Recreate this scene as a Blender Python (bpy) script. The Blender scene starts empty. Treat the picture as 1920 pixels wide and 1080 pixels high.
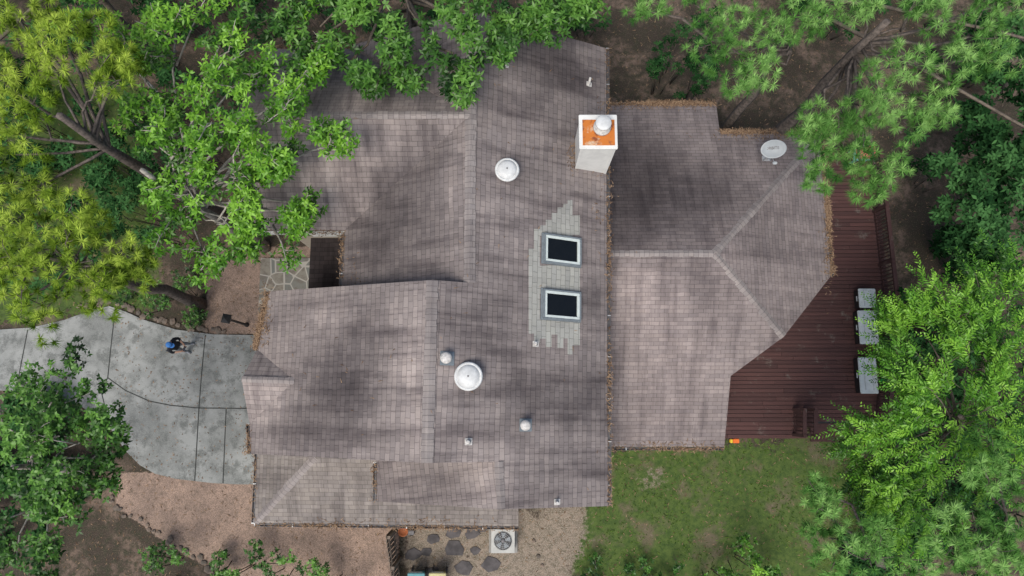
import bpy, bmesh, math, random
import numpy as np
from mathutils import Vector, Matrix, Euler
random.seed(7); rng = np.random.default_rng(11)
S = bpy.context.scene
H = 25.5; F = 1300.0; TH = math.radians(9.5); CT = math.cos(TH); ST = math.sin(TH)

# ---------- survey helpers (metres; x east, y north, z up) ----------
def ray(u, v):
    du = (u-960)/F; dv = (540-v)/F
    return Vector((du, CT*dv+ST, ST*dv-CT))
def at(u, v, z=0.0):
    d = ray(u, v); t = (z-H)/d.z
    return Vector((0, 0, H)) + d*t
class Plane:
    def __init__(s, a, b, c):
        s.p = a; s.n = (b-a).cross(c-a).normalized()
        if s.n.z < 0: s.n = -s.n
    def hit(s, u, v):
        d = ray(u, v); o = Vector((0, 0, H))
        return o + d*((s.p-o).dot(s.n)/d.dot(s.n))
    def z(s, x, y):
        return s.p.z - (s.n.x*(x-s.p.x)+s.n.y*(y-s.p.y))/s.n.z
    def frame(s):
        up = Vector((0, 0, 1)); e = up.cross(s.n)
        e = e.normalized() if e.length > 1e-4 else Vector((1, 0, 0))
        return e, s.n.cross(e).normalized()

# ---------- materials ----------
def newmat(name):
    m = bpy.data.materials.new(name); m.use_nodes = True
    nt = m.node_tree; nt.nodes.clear()
    out = nt.nodes.new('ShaderNodeOutputMaterial')
    b = nt.nodes.new('ShaderNodeBsdfPrincipled'); nt.links.new(b.outputs[0], out.inputs[0])
    return m, nt, b, out
def N(nt, t, **k):
    n = nt.nodes.new(t)
    for a, v in k.items(): setattr(n, a, v)
    return n
def setin(nt, sock, v):
    if isinstance(v, bpy.types.NodeSocket): nt.links.new(v, sock)
    else: sock.default_value = v
def mixc(nt, f, a, b, mode='MIX'):
    n = N(nt, 'ShaderNodeMix', data_type='RGBA', blend_type=mode)
    setin(nt, n.inputs[0], f); setin(nt, n.inputs[6], a); setin(nt, n.inputs[7], b)
    return n.outputs[2]
def math_(nt, op, a, b=0.0, clamp=False):
    n = N(nt, 'ShaderNodeMath', operation=op); n.use_clamp = clamp
    setin(nt, n.inputs[0], a); setin(nt, n.inputs[1], b); return n.outputs[0]
def noise(nt, vec, scale, detail=4, rough=.55):
    n = N(nt, 'ShaderNodeTexNoise'); n.inputs['Scale'].default_value = scale
    n.inputs['Detail'].default_value = detail; n.inputs['Roughness'].default_value = rough
    if vec is not None: nt.links.new(vec, n.inputs['Vector'])
    return n.outputs[0]
def ramp(nt, f, lo, hi, a=0.0, b=1.0):
    n = N(nt, 'ShaderNodeMapRange'); n.interpolation_type = 'SMOOTHSTEP'
    setin(nt, n.inputs[0], f); n.inputs[1].default_value = lo; n.inputs[2].default_value = hi
    n.inputs[3].default_value = a; n.inputs[4].default_value = b; return n.outputs[0]
def pos(nt): return N(nt, 'ShaderNodeNewGeometry').outputs['Position']
def c4(c): return (c[0], c[1], c[2], 1)
def bump(nt, b, h, s=.4, d=.02):
    n = N(nt, 'ShaderNodeBump'); n.inputs['Strength'].default_value = s; n.inputs['Distance'].default_value = d
    nt.links.new(h, n.inputs['Height']); nt.links.new(n.outputs[0], b.inputs['Normal'])
def plain(name, col, rough=.6, var=.25, scale=6, metal=0.0, col2=None):
    m, nt, b, o = newmat(name); p = pos(nt)
    f = ramp(nt, noise(nt, p, scale, 4, .65), .35, .65)
    c2 = col2 or tuple(x*(1-var) for x in col)
    nt.links.new(mixc(nt, f, c4(col), c4(c2)), b.inputs['Base Color'])
    b.inputs['Roughness'].default_value = rough; b.inputs['Metallic'].default_value = metal
    return m

def shingle(name, ca, cb, stain_shade=(), patch_gain=1.0, rowh=.15, bw=.30, light=(), mott=1.0):
    m, nt, b, o = newmat(name)
    uv = N(nt, 'ShaderNodeUVMap'); uv.uv_map = 'UVMap'; U = uv.outputs[0]; p = pos(nt)
    nz = N(nt, 'ShaderNodeTexNoise'); nz.inputs['Scale'].default_value = 2.3; nz.inputs['Detail'].default_value = 3; nt.links.new(U, nz.inputs['Vector'])
    vm = N(nt, 'ShaderNodeVectorMath', operation='MULTIPLY_ADD'); nt.links.new(nz.outputs['Color'], vm.inputs[0])
    vm.inputs[1].default_value = (.10, .07, 0); nt.links.new(U, vm.inputs[2]); UD = vm.outputs[0]
    def brick(c1, c2, mort, bias, w):
        t = N(nt, 'ShaderNodeTexBrick'); nt.links.new(UD, t.inputs['Vector'])
        t.inputs['Scale'].default_value = 1; t.inputs['Brick Width'].default_value = w
        t.inputs['Row Height'].default_value = rowh; t.inputs['Mortar Size'].default_value = .009
        t.inputs['Mortar Smooth'].default_value = .6; t.inputs['Bias'].default_value = bias
        t.inputs['Color1'].default_value = c1; t.inputs['Color2'].default_value = c2; t.inputs['Mortar'].default_value = mort
        return t
    dk = tuple(x*.60 for x in ca)
    t = brick(c4(ca), c4(cb), c4(dk), 0, bw)
    t2 = brick((1.08,1.07,1.05,1), (.86,.86,.87,1), (.97,.97,.97,1), -.1, bw*2)
    col = mixc(nt, 1.0, t.outputs[0], t2.outputs[0], 'MULTIPLY')
    g = noise(nt, p, 60, 2, .7)
    col = mixc(nt, 1.0, col, mixc(nt, g, (.80,.80,.80,1), (1.18,1.18,1.18,1)), 'MULTIPLY')
    # weathering that runs down the slope (uv.y) : broad and narrow streaks
    for sc_, lo, hi, k, tone in (((.9, .28, 1), .44, .68, .8, (.58,.57,.59,1)), ((3.4, .38, 1), .44, .70, .9, (.62,.61,.63,1)), ((9, .5, 1), .46, .70, .6, (.68,.67,.69,1))):
        mp = N(nt, 'ShaderNodeMapping'); mp.inputs['Scale'].default_value = sc_; nt.links.new(U, mp.inputs[0])
        st = noise(nt, mp.outputs[0], 1.0, 3, .6)
        col = mixc(nt, ramp(nt, st, lo, hi, 0, k*mott), col, mixc(nt, 1.0, col, tone, 'MULTIPLY'))
    nn = N(nt, 'ShaderNodeTexNoise'); nn.inputs['Scale'].default_value = 1.0; nn.inputs['Detail'].default_value = 5; nn.inputs['Roughness'].default_value = .6; nt.links.new(p, nn.inputs['Vector'])
    pm = N(nt, 'ShaderNodeVectorMath', operation='MULTIPLY_ADD'); nt.links.new(nn.outputs['Color'], pm.inputs[0])
    pm.inputs[1].default_value = (2, 2, 0); nt.links.new(p, pm.inputs[2])
    for lst, tone in ((light, (1.50,1.49,1.46,1)), (stain_shade, (.34,.337,.362,1))):  # soft patches: algae plus slope and valley light and shade put into shingle colour
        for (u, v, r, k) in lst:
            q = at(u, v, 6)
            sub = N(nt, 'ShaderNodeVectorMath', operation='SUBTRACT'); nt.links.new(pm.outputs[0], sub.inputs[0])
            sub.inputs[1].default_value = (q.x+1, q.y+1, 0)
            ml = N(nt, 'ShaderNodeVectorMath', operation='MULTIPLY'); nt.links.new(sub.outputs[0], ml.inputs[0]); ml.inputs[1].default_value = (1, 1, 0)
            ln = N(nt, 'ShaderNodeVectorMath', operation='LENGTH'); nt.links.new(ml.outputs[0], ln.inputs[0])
            f = ramp(nt, ln.outputs['Value'], 0, r*1.5, k*patch_gain, 0)
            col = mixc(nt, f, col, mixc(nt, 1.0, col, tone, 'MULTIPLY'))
    nt.links.new(col, b.inputs['Base Color']); b.inputs['Roughness'].default_value = .92
    b.inputs['Specular IOR Level'].default_value = .25
    sx = N(nt, 'ShaderNodeSeparateXYZ'); nt.links.new(UD, sx.inputs[0])
    fr = math_(nt, 'FRACT', math_(nt, 'DIVIDE', sx.outputs[1], rowh))
    h = math_(nt, 'ADD', math_(nt, 'MULTIPLY', fr, -.8), math_(nt, 'MULTIPLY', t.outputs['Fac'], -.5))
    bump(nt, b, h, .35, .016)
    return m

STAIN_SHADE_MAIN = [(650,720,1.4,.85),(760,370,1.4,.8),(700,450,1.2,.75),(820,300,.9,.5),(1040,130,1.5,.8),(1100,250,.9,.5),(820,470,1.1,.45),
           (1110,740,1.1,.8),(990,740,.8,.55),(720,590,.9,.4),(820,900,.9,.5),(760,130,1.5,.7),(600,130,1.5,.7),(930,590,.8,.4),(1110,560,.7,.5),(560,790,.7,.4),(1000,900,.7,.3),(1020,330,.8,.35)]  # algae marks, with shade of north slope and valley painted in
LT_MAIN = [(700,270,1.8,.7),(890,380,.8,.5),(800,700,.9,.8),(880,840,1.2,.7),(610,350,1.5,.8),(560,300,1.2,.7),(1050,420,.9,.3),(480,740,.7,.7),(960,900,1.0,.5),(780,610,1.0,.5),(885,250,.7,.4),(805,800,.8,.75),(640,600,.9,.35),(940,450,.9,.35)]  # pale patches, including sunlight painted on the cross-gable south slope
STAIN_SHADE_WING = [(1200,280,1.8,.85),(1200,390,1.5,.8),(1310,330,1.5,.75),(1400,320,1.0,.6),(1470,420,1.1,.35),(1300,480,.9,.25),(1250,240,1.2,.4)]  # stains together with painted shade of the wing's north slope
LT_WING = [(1230,560,1.5,.55),(1320,690,1.8,.45),(1200,760,1.6,.25),(1400,460,.9,.35),(1500,520,.9,.4),(1220,500,1.2,.45)]  # pale patches, including sunlight painted on the wing's south slope
M_roof = shingle('shingle_main', (.222,.192,.183), (.268,.233,.222), STAIN_SHADE_MAIN, light=LT_MAIN)
M_wing = shingle('shingle_wing', (.205,.174,.168), (.245,.210,.203), STAIN_SHADE_WING, light=LT_WING, rowh=.13, mott=.75)
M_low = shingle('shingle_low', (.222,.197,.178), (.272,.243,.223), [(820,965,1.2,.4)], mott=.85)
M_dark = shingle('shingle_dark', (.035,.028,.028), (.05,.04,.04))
M_new = shingle('shingle_new', (.33,.33,.30), (.38,.38,.35), mott=.3)
M_cap = shingle('shingle_cap', (.265,.236,.225), (.30,.27,.258), rowh=.15, bw=.8, mott=.6)
M_fascia = plain('fascia_paint', (.25,.17,.13), .7)
M_white = plain('white_paint', (.72,.72,.69), .5, .12, 3)
M_gutter = plain('gutter_metal', (.13,.125,.13), .5, .5, 8, .3)
M_siding = plain('siding', (.42,.37,.30), .8, .15, 2)
M_glass, nt, b, o = newmat('skylight_glass')
b.inputs['Roughness'].default_value = .03; b.inputs['IOR'].default_value = 1.5; b.inputs['Specular IOR Level'].default_value = .35
nt.links.new(mixc(nt, noise(nt, pos(nt), 3), (.002,.003,.004,1), (.008,.009,.010,1)), b.inputs['Base Color'])
M_metal = plain('galvanised_metal', (.50,.51,.51), .4, .2, 12, .5)
M_slateblue = plain('skylight_cladding', (.20,.23,.25), .45, .2, 8)
M_vent = plain('vent_dome', (.62,.63,.62), .5, .18, 7, .0)
M_ventw = plain('vent_white', (.60,.58,.55), .6, .35, 14)
M_blk = plain('black_plastic', (.02,.02,.022), .5)
M_bark = plain('pine_bark', (.15,.122,.105), .95, .6, 9)
M_bark2 = plain('pale_bark', (.42,.39,.34), .9, .5, 7)
M_barkd = plain('dark_bark', (.16,.13,.10), .95, .5, 7)
M_stone = plain('stone', (.20,.15,.115), .9, .5, 2.5, col2=(.10,.085,.07))
M_slate = plain('slate_stepping', (.10,.09,.09), .85, .5, 2.5)

M_rust, nt, b, o = newmat('rusted_metal'); p = pos(nt)
nz = noise(nt, p, 2.4, 6, .65)
c = mixc(nt, ramp(nt, nz, .30, .46), (.55,.45,.32,1), (.50,.15,.02,1))
c = mixc(nt, ramp(nt, noise(nt, p, 5, 5), .50, .66), c, (.22,.06,.02,1))
nt.links.new(c, b.inputs['Base Color']); b.inputs['Roughness'].default_value = .8

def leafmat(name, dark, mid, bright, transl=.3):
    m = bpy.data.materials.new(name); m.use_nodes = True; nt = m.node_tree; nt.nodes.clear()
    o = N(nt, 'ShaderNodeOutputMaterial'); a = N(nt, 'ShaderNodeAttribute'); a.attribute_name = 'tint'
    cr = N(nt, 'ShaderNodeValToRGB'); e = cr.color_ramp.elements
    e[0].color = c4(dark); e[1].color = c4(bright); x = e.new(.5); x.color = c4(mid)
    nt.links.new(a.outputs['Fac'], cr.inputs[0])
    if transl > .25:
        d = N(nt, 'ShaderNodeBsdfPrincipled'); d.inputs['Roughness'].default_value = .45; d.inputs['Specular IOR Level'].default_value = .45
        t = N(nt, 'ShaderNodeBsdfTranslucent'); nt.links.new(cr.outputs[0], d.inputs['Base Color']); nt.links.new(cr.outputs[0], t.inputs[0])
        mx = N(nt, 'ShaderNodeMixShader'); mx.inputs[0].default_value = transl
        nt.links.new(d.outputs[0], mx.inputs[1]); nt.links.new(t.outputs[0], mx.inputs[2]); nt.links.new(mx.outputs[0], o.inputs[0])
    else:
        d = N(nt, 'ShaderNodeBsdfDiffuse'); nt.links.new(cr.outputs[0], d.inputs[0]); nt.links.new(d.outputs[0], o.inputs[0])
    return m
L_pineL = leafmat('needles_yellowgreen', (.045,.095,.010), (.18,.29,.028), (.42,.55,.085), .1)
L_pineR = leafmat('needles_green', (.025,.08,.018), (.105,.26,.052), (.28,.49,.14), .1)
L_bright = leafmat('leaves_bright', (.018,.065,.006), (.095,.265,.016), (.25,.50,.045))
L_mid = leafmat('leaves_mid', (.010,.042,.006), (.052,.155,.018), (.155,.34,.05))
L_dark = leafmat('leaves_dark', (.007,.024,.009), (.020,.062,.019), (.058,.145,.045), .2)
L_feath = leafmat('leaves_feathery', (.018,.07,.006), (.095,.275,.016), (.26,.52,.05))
L_grass = leafmat('grass_blades', (.040,.078,.012), (.08,.145,.025), (.15,.22,.045), .2)
L_litter = leafmat('litter', (.09,.055,.035), (.19,.125,.08), (.32,.22,.14), .1)

# ---------- mesh helpers ----------
def link(o, parent=None):
    S.collection.objects.link(o)
    if parent: o.parent = parent
    return o
def empty(name, loc=(0, 0, 0)):
    e = bpy.data.objects.new(name, None); e.location = loc; e.empty_display_size = .3; return link(e)
def mesh_obj(name, verts, faces, mats, parent=None, fm=None, smooth=False):
    me = bpy.data.meshes.new(name); me.from_pydata([tuple(v) for v in verts], [], faces)
    for m in (mats if isinstance(mats, (list, tuple)) else [mats]): me.materials.append(m)
    if fm: 
        for i, k in enumerate(fm): me.polygons[i].material_index = k
    if smooth: me.shade_smooth()
    me.update(); return link(bpy.data.objects.new(name, me), parent)
def fast_mesh(name, V, Fc, mat, parent=None, tint=None):
    me = bpy.data.meshes.new(name); k = Fc.shape[1]; M = Fc.shape[0]
    me.vertices.add(len(V)); me.vertices.foreach_set('co', V.astype(np.float32).ravel())
    me.loops.add(M*k); me.loops.foreach_set('vertex_index', Fc.astype(np.int32).ravel())
    me.polygons.add(M); me.polygons.foreach_set('loop_start', (np.arange(M)*k).astype(np.int32))
    me.update(calc_edges=True); me.materials.append(mat)
    if tint is not None:
        me.attributes.new('tint', 'FLOAT', 'FACE').data.foreach_set('value', np.clip(tint, 0, 1).astype(np.float32))
    return link(bpy.data.objects.new(name, me), parent)
def box(name, c, s, mat, parent=None, rot=(0, 0, 0), bev=0.0):
    bm = bmesh.new(); bmesh.ops.create_cube(bm, size=1)
    bmesh.ops.scale(bm, vec=s, verts=bm.verts)
    if bev: bmesh.ops.bevel(bm, geom=bm.edges[:], offset=bev, segments=2, affect='EDGES')
    me = bpy.data.meshes.new(name); bm.to_mesh(me); bm.free(); me.materials.append(mat)
    o = bpy.data.objects.new(name, me); o.location = c; o.rotation_euler = rot; return link(o, parent)
def lathe(name, prof, mat, parent=None, seg=28, loc=(0, 0, 0), rot=(0, 0, 0), smooth=True):
    V = []; Fc = []
    for r, z in prof:
        for i in range(seg):
            a = 2*math.pi*i/seg; V.append((r*math.cos(a), r*math.sin(a), z))
    n = len(prof)
    for j in range(n-1):
        for i in range(seg):
            k = (i+1) % seg; Fc.append((j*seg+i, j*seg+k, (j+1)*seg+k, (j+1)*seg+i))
    Fc.append(tuple(range(seg-1, -1, -1))); Fc.append(tuple((n-1)*seg+i for i in range(seg)))
    o = mesh_obj(name, V, Fc, mat, parent, smooth=smooth); o.location = loc; o.rotation_euler = rot; return o
def slab(name, pts, th, mat, parent=None, sidemat=None, plane=None):
    n = len(pts); V = [Vector(p) for p in pts]+[Vector(p)-Vector((0, 0, th)) for p in pts]
    ar = sum(V[i].x*V[(i+1) % n].y-V[(i+1) % n].x*V[i].y for i in range(n))
    top = list(range(n)) if ar > 0 else list(range(n-1, -1, -1))
    Fc = [tuple(top), tuple(i+n for i in reversed(top))]; fm = [0, 1]
    for i in range(n):
        a, bb = top[i], top[(i+1) % n]; Fc.append((a, a+n, bb+n, bb)); fm.append(1)
    o = mesh_obj(name, V, Fc, [mat, sidemat or mat], parent, fm)
    uvl = o.data.uv_layers.new(name='UVMap')
    if plane: e, w = plane.frame()
    else: e, w = Vector((1, 0, 0)), Vector((0, 1, 0))
    for l in o.data.loops:
        co = o.data.vertices[l.vertex_index].co; uvl.data[l.index].uv = (co.dot(e)+50, co.dot(w)+50)
    return o
def tubes(name, lines, mat, parent=None, seg=6):
    V = []; Fc = []
    for P, R in lines:
        P = [Vector(p) for p in P]; base = len(V)
        for i, p in enumerate(P):
            d = (P[min(i+1, len(P)-1)]-P[max(i-1, 0)]).normalized()
            a = d.cross(Vector((0.31, .2, .93))); a = a.normalized() if a.length > .05 else Vector((1, 0, 0)); c = d.cross(a)
            for k in range(seg):
                t = 2*math.pi*k/seg; V.append(p+(a*math.cos(t)+c*math.sin(t))*R[i])
        for i in range(len(P)-1):
            for k in range(seg):
                k2 = (k+1) % seg; Fc.append((base+i*seg+k, base+i*seg+k2, base+(i+1)*seg+k2, base+(i+1)*seg+k))
        Fc.append(tuple(base+k for k in range(seg-1, -1, -1))); Fc.append(tuple(base+(len(P)-1)*seg+k for k in range(seg)))
    return mesh_obj(name, V, Fc, mat, parent, smooth=True)

# ================= HOUSE =================
house = empty('house')
P_ME = Plane(at(1137, 90, 5.4), at(1139, 950, 5.4), at(880, 350, 7.4))
yN = at(1136, 90, 5.4).y
rN0 = P_ME.hit(882, 215); rN1 = P_ME.hit(880, 530)
rtop = Vector((rN0.x, yN+.02, P_ME.z(rN0.x, yN)))
mA = P_ME.hit(810, 525); mB = P_ME.hit(800, 868)
sA = P_ME.hit(935, 866); sB = P_ME.hit(940, 955)
eN = P_ME.hit(1136, 90); eS = P_ME.hit(1140, 949)
slab('roof_east_slope', [eN, rtop, rN1, mA, mB, sA, sB, eS], .14, M_roof, house, M_fascia, P_ME)
wv = at(646, 432, 5.5)
P_MW = Plane(rN0, rN1, Vector((wv.x, (rN0.y+rN1.y)/2, 5.5)))
rz = rN0.z
P_WS = Plane(rN0, Vector((rN0.x-5, rN0.y, rz)), wv)
yWN = at(600, 91, 5.5).y
P_WN = Plane(rN0, Vector((rN0.x-5, rN0.y, rz)), Vector((wv.x, yWN, 5.5)))
xW = at(500, 91, 5.5).x
vS = wv; vN = Vector((wv.x, yWN, 5.5))
slab('roof_west_slope', [rN0, rtop, Vector((wv.x, yN, P_MW.z(wv.x, yN))), vN, rN0+Vector((0, -.001, 0)), vS, Vector((wv.x, 2.8, 5.5)), Vector((rN1.x, 2.8, P_MW.z(rN1.x, 2.8)))], .14, M_roof, house, M_fascia, P_MW)
slab('roof_cross_south', [rN0, Vector((xW, rN0.y, rz)), Vector((xW, wv.y, 5.5)), vS], .14, M_roof, house, M_fascia, P_WS)
slab('roof_cross_north', [rN0, vN, Vector((xW, yWN, 5.5)), Vector((xW, rN0.y, rz))], .14, M_roof, house, M_fascia, P_WN)
P_MM = Plane(mA, mB, at(486, 700, 5.3))
gI = P_MM.hit(552, 714)
m1 = P_MM.hit(505, 546); m2 = P_MM.hit(482, 655); m3 = P_MM.hit(468, 795); m4 = P_MM.hit(470, 851)
slab('roof_middle_west', [mA, m1, m2, gI, m3, m4, mB], .14, M_roof, house, M_fascia, P_MM)
gW = at(453, 711, gI.z)
P1 = Plane(gI, m2, gW); P2 = Plane(gI, gW, m3)
slab('roof_small_gable_north', [gI, m2, gW], .12, M_roof, house, M_fascia, P1)
slab('roof_small_gable_south', [gI, gW, m3], .12, M_roof, house, M_fascia, P2)
sw = at(706, 900, 5.2)
P_SW = Plane(sA, sB, sw)
slab('roof_south_west', [sA+Vector((0, .3, 0)), P_SW.hit(706, 855), P_SW.hit(706, 940), sB], .14, M_roof, house, M_fascia, P_SW)
P_LS = Plane(at(477, 981, 2.7), at(972, 987, 2.7), at(590, 857, 3.8))
P_LW = Plane(at(477, 981, 2.7), at(482, 850, 2.7), at(590, 857, 3.8))
lt = at(590, 857, 3.8)
slab('roof_low_south', [at(477, 981, 2.7), at(972, 987, 2.7), P_LS.hit(972, 860), lt], .14, M_low, house, M_fascia, P_LS)
slab('roof_low_west', [at(477, 981, 2.7), lt, P_LW.hit(590, 835), P_LW.hit(483, 838)], .14, M_low, house, M_fascia, P_LW)
w_r = at(1340, 475, 4.9); yr = w_r.y
w0 = Vector((2.45, yr, 4.9))
P_S = Plane(w0, w_r, at(1250, 838, 2.8)); P_N = Plane(w0, w_r, at(1250, 197, 2.8))
ee = at(1557, 420, 3.22)
P_E = Plane(w_r, Vector((ee.x, ee.y, 3.22)), Vector((ee.x, ee.y+1, 3.22)))
def inter(p, q, yy):
    f0 = p.z(0, yy)-q.z(0, yy); f1 = p.z(10, yy)-q.z(10, yy); x = -f0*10/(f1-f0); return Vector((x, yy, p.z(x, yy)))
nE = P_N.hit(1450, 251)
ne_h = inter(P_N, P_E, nE.y)
hs = inter(P_S, P_E, at(1457, 632, 3.85).y)
sS = P_S.hit(1358, 838); sS0 = Vector((2.45, sS.y, P_S.z(2.45, sS.y)))
n0 = P_N.hit(1343, 197); n00 = Vector((2.45, n0.y, P_N.z(2.45, n0.y)))
n1 = P_N.hit(1350, 250)
d1 = P_S.hit(1370, 705)
e1 = P_E.hit(1558, 517); e0 = Vector((e1.x, nE.y, P_E.z(e1.x, nE.y)))
slab('roof_wing_south', [w0, w_r, hs, d1, sS, sS0], .13, M_wing, house, M_fascia, P_S)
slab('roof_wing_north', [w0, n00, n0, n1, ne_h, w_r], .13, M_wing, house, M_fascia, P_N)
slab('roof_wing_east', [w_r, ne_h, e0, e1, hs], .13, M_wing, house, M_fascia, P_E)
pz = 2.9
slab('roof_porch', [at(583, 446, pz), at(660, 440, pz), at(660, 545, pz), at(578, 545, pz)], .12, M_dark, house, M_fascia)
box('porch_fascia', (at(614, 438, 4.6).x, at(614, 438, 5.0).y, 4.9), (.75, .08, .25), M_white, house)

def cap(name, a, b, w=.17):
    d = (b-a).normalized(); s = d.cross(Vector((0, 0, 1))).normalized()
    L = (b-a).length; V = []; Fc = []; n = max(1, int(L/.16))
    for i in range(n):
        p = a+d*(L*i/n); q = a+d*(L*(i+1.12)/n if i < n-1 else L)
        k = len(V); h0 = .022; h1 = .016
        j = random.uniform(-.015, .015)
        V += [p-s*(w+j)+Vector((0, 0, h0-.42*w)), p+Vector((0, 0, h0)), p+s*(w+j)+Vector((0, 0, h0-.42*w)),
              q-s*(w+j)+Vector((0, 0, h1-.42*w)), q+Vector((0, 0, h1)), q+s*(w+j)+Vector((0, 0, h1-.42*w))]
        Fc += [(k, k+1, k+4, k+3), (k+1, k+2, k+5, k+4)]
    o = mesh_obj(name, V, Fc, M_cap, house); u = o.data.uv_layers.new(name='UVMap')
    for l in o.data.loops:
        co = o.data.vertices[l.vertex_index].co; u.data[l.index].uv = (co.dot(s)+9.3, co.dot(d)+9)
for i, (a, b, w) in enumerate([(rtop, rN1, .15), (mA, mB, .15), (sA, sB, .12), (rN0, Vector((xW, rN0.y, rz)), .11), (gI, gW, .10),
    (at(477, 981, 2.7), lt, .12), (w0, w_r, .10), (w_r, ne_h, .12), (w_r, hs, .12)]):
    cap('ridge_cap_%d' % i, a, b, w)

def gable_walls(name, x0, x1, y0, y1, xr, zs, parent=house):
    za, zr, zb = zs
    V = []; 
    for y in (y0, y1): V += [(x0, y, 0), (x0, y, za), (xr, y, zr), (x1, y, zb), (x1, y, 0)]
    Fc = [(0, 1, 2, 3, 4), (9, 8, 7, 6, 5), (0, 5, 6, 1), (4, 3, 8, 9)]
    mesh_obj(name, V, Fc, M_siding, parent)
o_ = .2
gable_walls('wall_north_block', wv.x+.35, 2.45, 2.9, yN-.4, rN0.x, (P_MW.z(wv.x+.35, 5)-o_, rN0.z-o_, P_ME.z(2.45, 5)-o_))
gable_walls('wall_middle_block', m2.x+.4, 2.43, mB.y+.45, mA.y-.35, mA.x, (P_MM.z(m2.x+.4, 0)-o_, mA.z-o_, P_ME.z(2.43, 0)-o_))
gable_walls('wall_south_block', sw.x+.3, 2.41, sB.y+.4, mB.y+.5, sA.x, (P_SW.z(sw.x+.3, -2)-o_, sA.z-o_, P_ME.z(2.41, -2)-o_))
V = [];
for x in (xW+.4, wv.x+.4):
    V += [(x, wv.y+.4, 0), (x, wv.y+.4, P_WS.z(x, wv.y+.4)-o_), (x, rN0.y, rz-o_), (x, yWN-.4, P_WN.z(x, yWN-.4)-o_), (x, yWN-.4, 0)]
mesh_obj('wall_west_block', V, [(0, 4, 3, 2, 1), (5, 6, 7, 8, 9), (0, 1, 6, 5), (4, 9, 8, 3)], M_siding, house)
la = at(477, 981, 2.7); lb = at(972, 987, 2.7)
box('wall_low_block', ((la.x+lb.x)/2, (la.y+mB.y+.5)/2+.2, 1.3), (lb.x-la.x-.8, mB.y+.5-la.y-.4, 2.6), M_siding, house)
fp = [Vector((2.5, sS.y+.4, 0)), Vector((sS.x-.4, sS.y+.4, 0)), Vector((d1.x-.4, d1.y-.1, 0)), Vector((hs.x-.3, hs.y+.2, 0)), Vector((e1.x-.45, e1.y+.1, 0)), Vector((e1.x-.45, nE.y-.4, 0)), Vector((n0.x-.3, nE.y-.4, 0)), Vector((n0.x-.3, n0.y-.4, 0)), Vector((2.5, n0.y-.4, 0))]
V = fp+[Vector((p.x, p.y, min(P_S.z(p.x, p.y), P_N.z(p.x, p.y), P_E.z(p.x, p.y))-.16)) for p in fp]; n = len(fp)
mesh_obj('wall_east_wing', V, [(i, (i+1) % n, (i+1) % n+n, i+n) for i in range(n)], M_siding, house)
def window(c, w, h, ax):
    s = (w, .06, h) if ax == 'y' else (.06, w, h); g = (w-.16, .075, h-.16) if ax == 'y' else (.075, w-.16, h-.16)
    box('window_frame', c, s, M_white, house); box('window_glass', c, g, M_glass, house)
for x in (3.6, 5.2): window((x, sS.y+.4, 1.5), .9, 1.2, 'y')
for x in (-1.6, .8): window((x, sB.y+.4, 4.1), 1.0, 1.2, 'y')
for x in (-6.5, -4.5, -2): window((x, la.y+.4, 1.5), .9, 1.1, 'y')
for y in (.3, 2.0): window((m2.x+.4, y, 4.0), 1.0, 1.2, 'x')
box('garage_door', (m2.x+.38, .9, 1.1), (.08, 3.6, 2.2), M_white, house)
for y in (4.5, 6.6): window((e1.x-.45, y, 1.5), 1.2, 1.3, 'x')
box('front_door', (wv.x+.34, 4.2, 1.05), (.08, .95, 2.1), M_fascia, house)

deb = []
def gutter(a, b, white=False, w=.09, debris=.5):
    d = (b-a).normalized(); s = d.cross(Vector((0, 0, 1))).normalized(); L = (b-a).length
    V = []; pr = [(-w/2, 0), (-w/2, -.1), (w/2, -.1), (w/2, 0), (w/2-.012, 0), (w/2-.012, -.07), (-w/2+.012, -.07), (-w/2+.012, 0)]
    for p in (a, b): V += [p+s*x+Vector((0, 0, z)) for x, z in pr]
    mesh_obj('gutter', V, [(i, (i+1) % 8, (i+1) % 8+8, i+8) for i in range(8)]+[tuple(range(7, -1, -1)), tuple(range(8, 16))], M_white if white else M_gutter, house)
    k = 0
    while k < L:
        box('gutter_strap', a+d*k+Vector((0, 0, .004)), (w, .03, .008), M_metal, house, (0, 0, math.atan2(s.y, s.x))); k += 1.2
    for _ in range(int(L*170*debris)):
        t = random.random(); cl = math.sin(t*L*1.7+a.x)*.5+.5
        if random.random() < .25+.75*cl: deb.append(a+d*(L*t)+s*random.gauss(0, .05)+Vector((0, 0, .03+random.random()*.03)))
def off(p, x, y, z=-.02): return p+Vector((x, y, z))
gutter(off(eN, .06, 0), off(eS, .06, 0), debris=.5)
gutter(off(sS0, 0, -.06), off(sS, 0, -.06), debris=.7)
gutter(off(n00, 0, .06), off(n0, 0, .06), debris=3)
gutter(off(n1, 0, .06), off(e0, 0, .06), debris=2)
gutter(off(e0, .06, 0), off(e1, .06, 0), debris=3)
gutter(off(la, 0, -.06), off(lb, 0, -.06), debris=.6)
gutter(off(la, -.06, 0), off(P_LW.hit(483, 845), -.06, 0), debris=.3)
gutter(off(m1, -.06, 0), off(m2, -.06, 0), debris=2.5)
gutter(off(m3, -.06, 0), off(m4, -.06, 0), debris=1)
gutter(off(P_SW.hit(706, 868), -.06, 0), off(P_SW.hit(706, 940), -.06, 0), debris=.6)
gutter(off(vS, -.06, -.1), Vector((wv.x-.06, mA.y, 5.48)), debris=.4)
gutter(off(Vector((xW, wv.y, 5.5)), 0, -.06), off(vS, 0, -.06), white=True, debris=.4)
gutter(off(Vector((xW, yWN, 5.5)), 0, .06), off(vN, 0, .06), debris=2)
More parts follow.
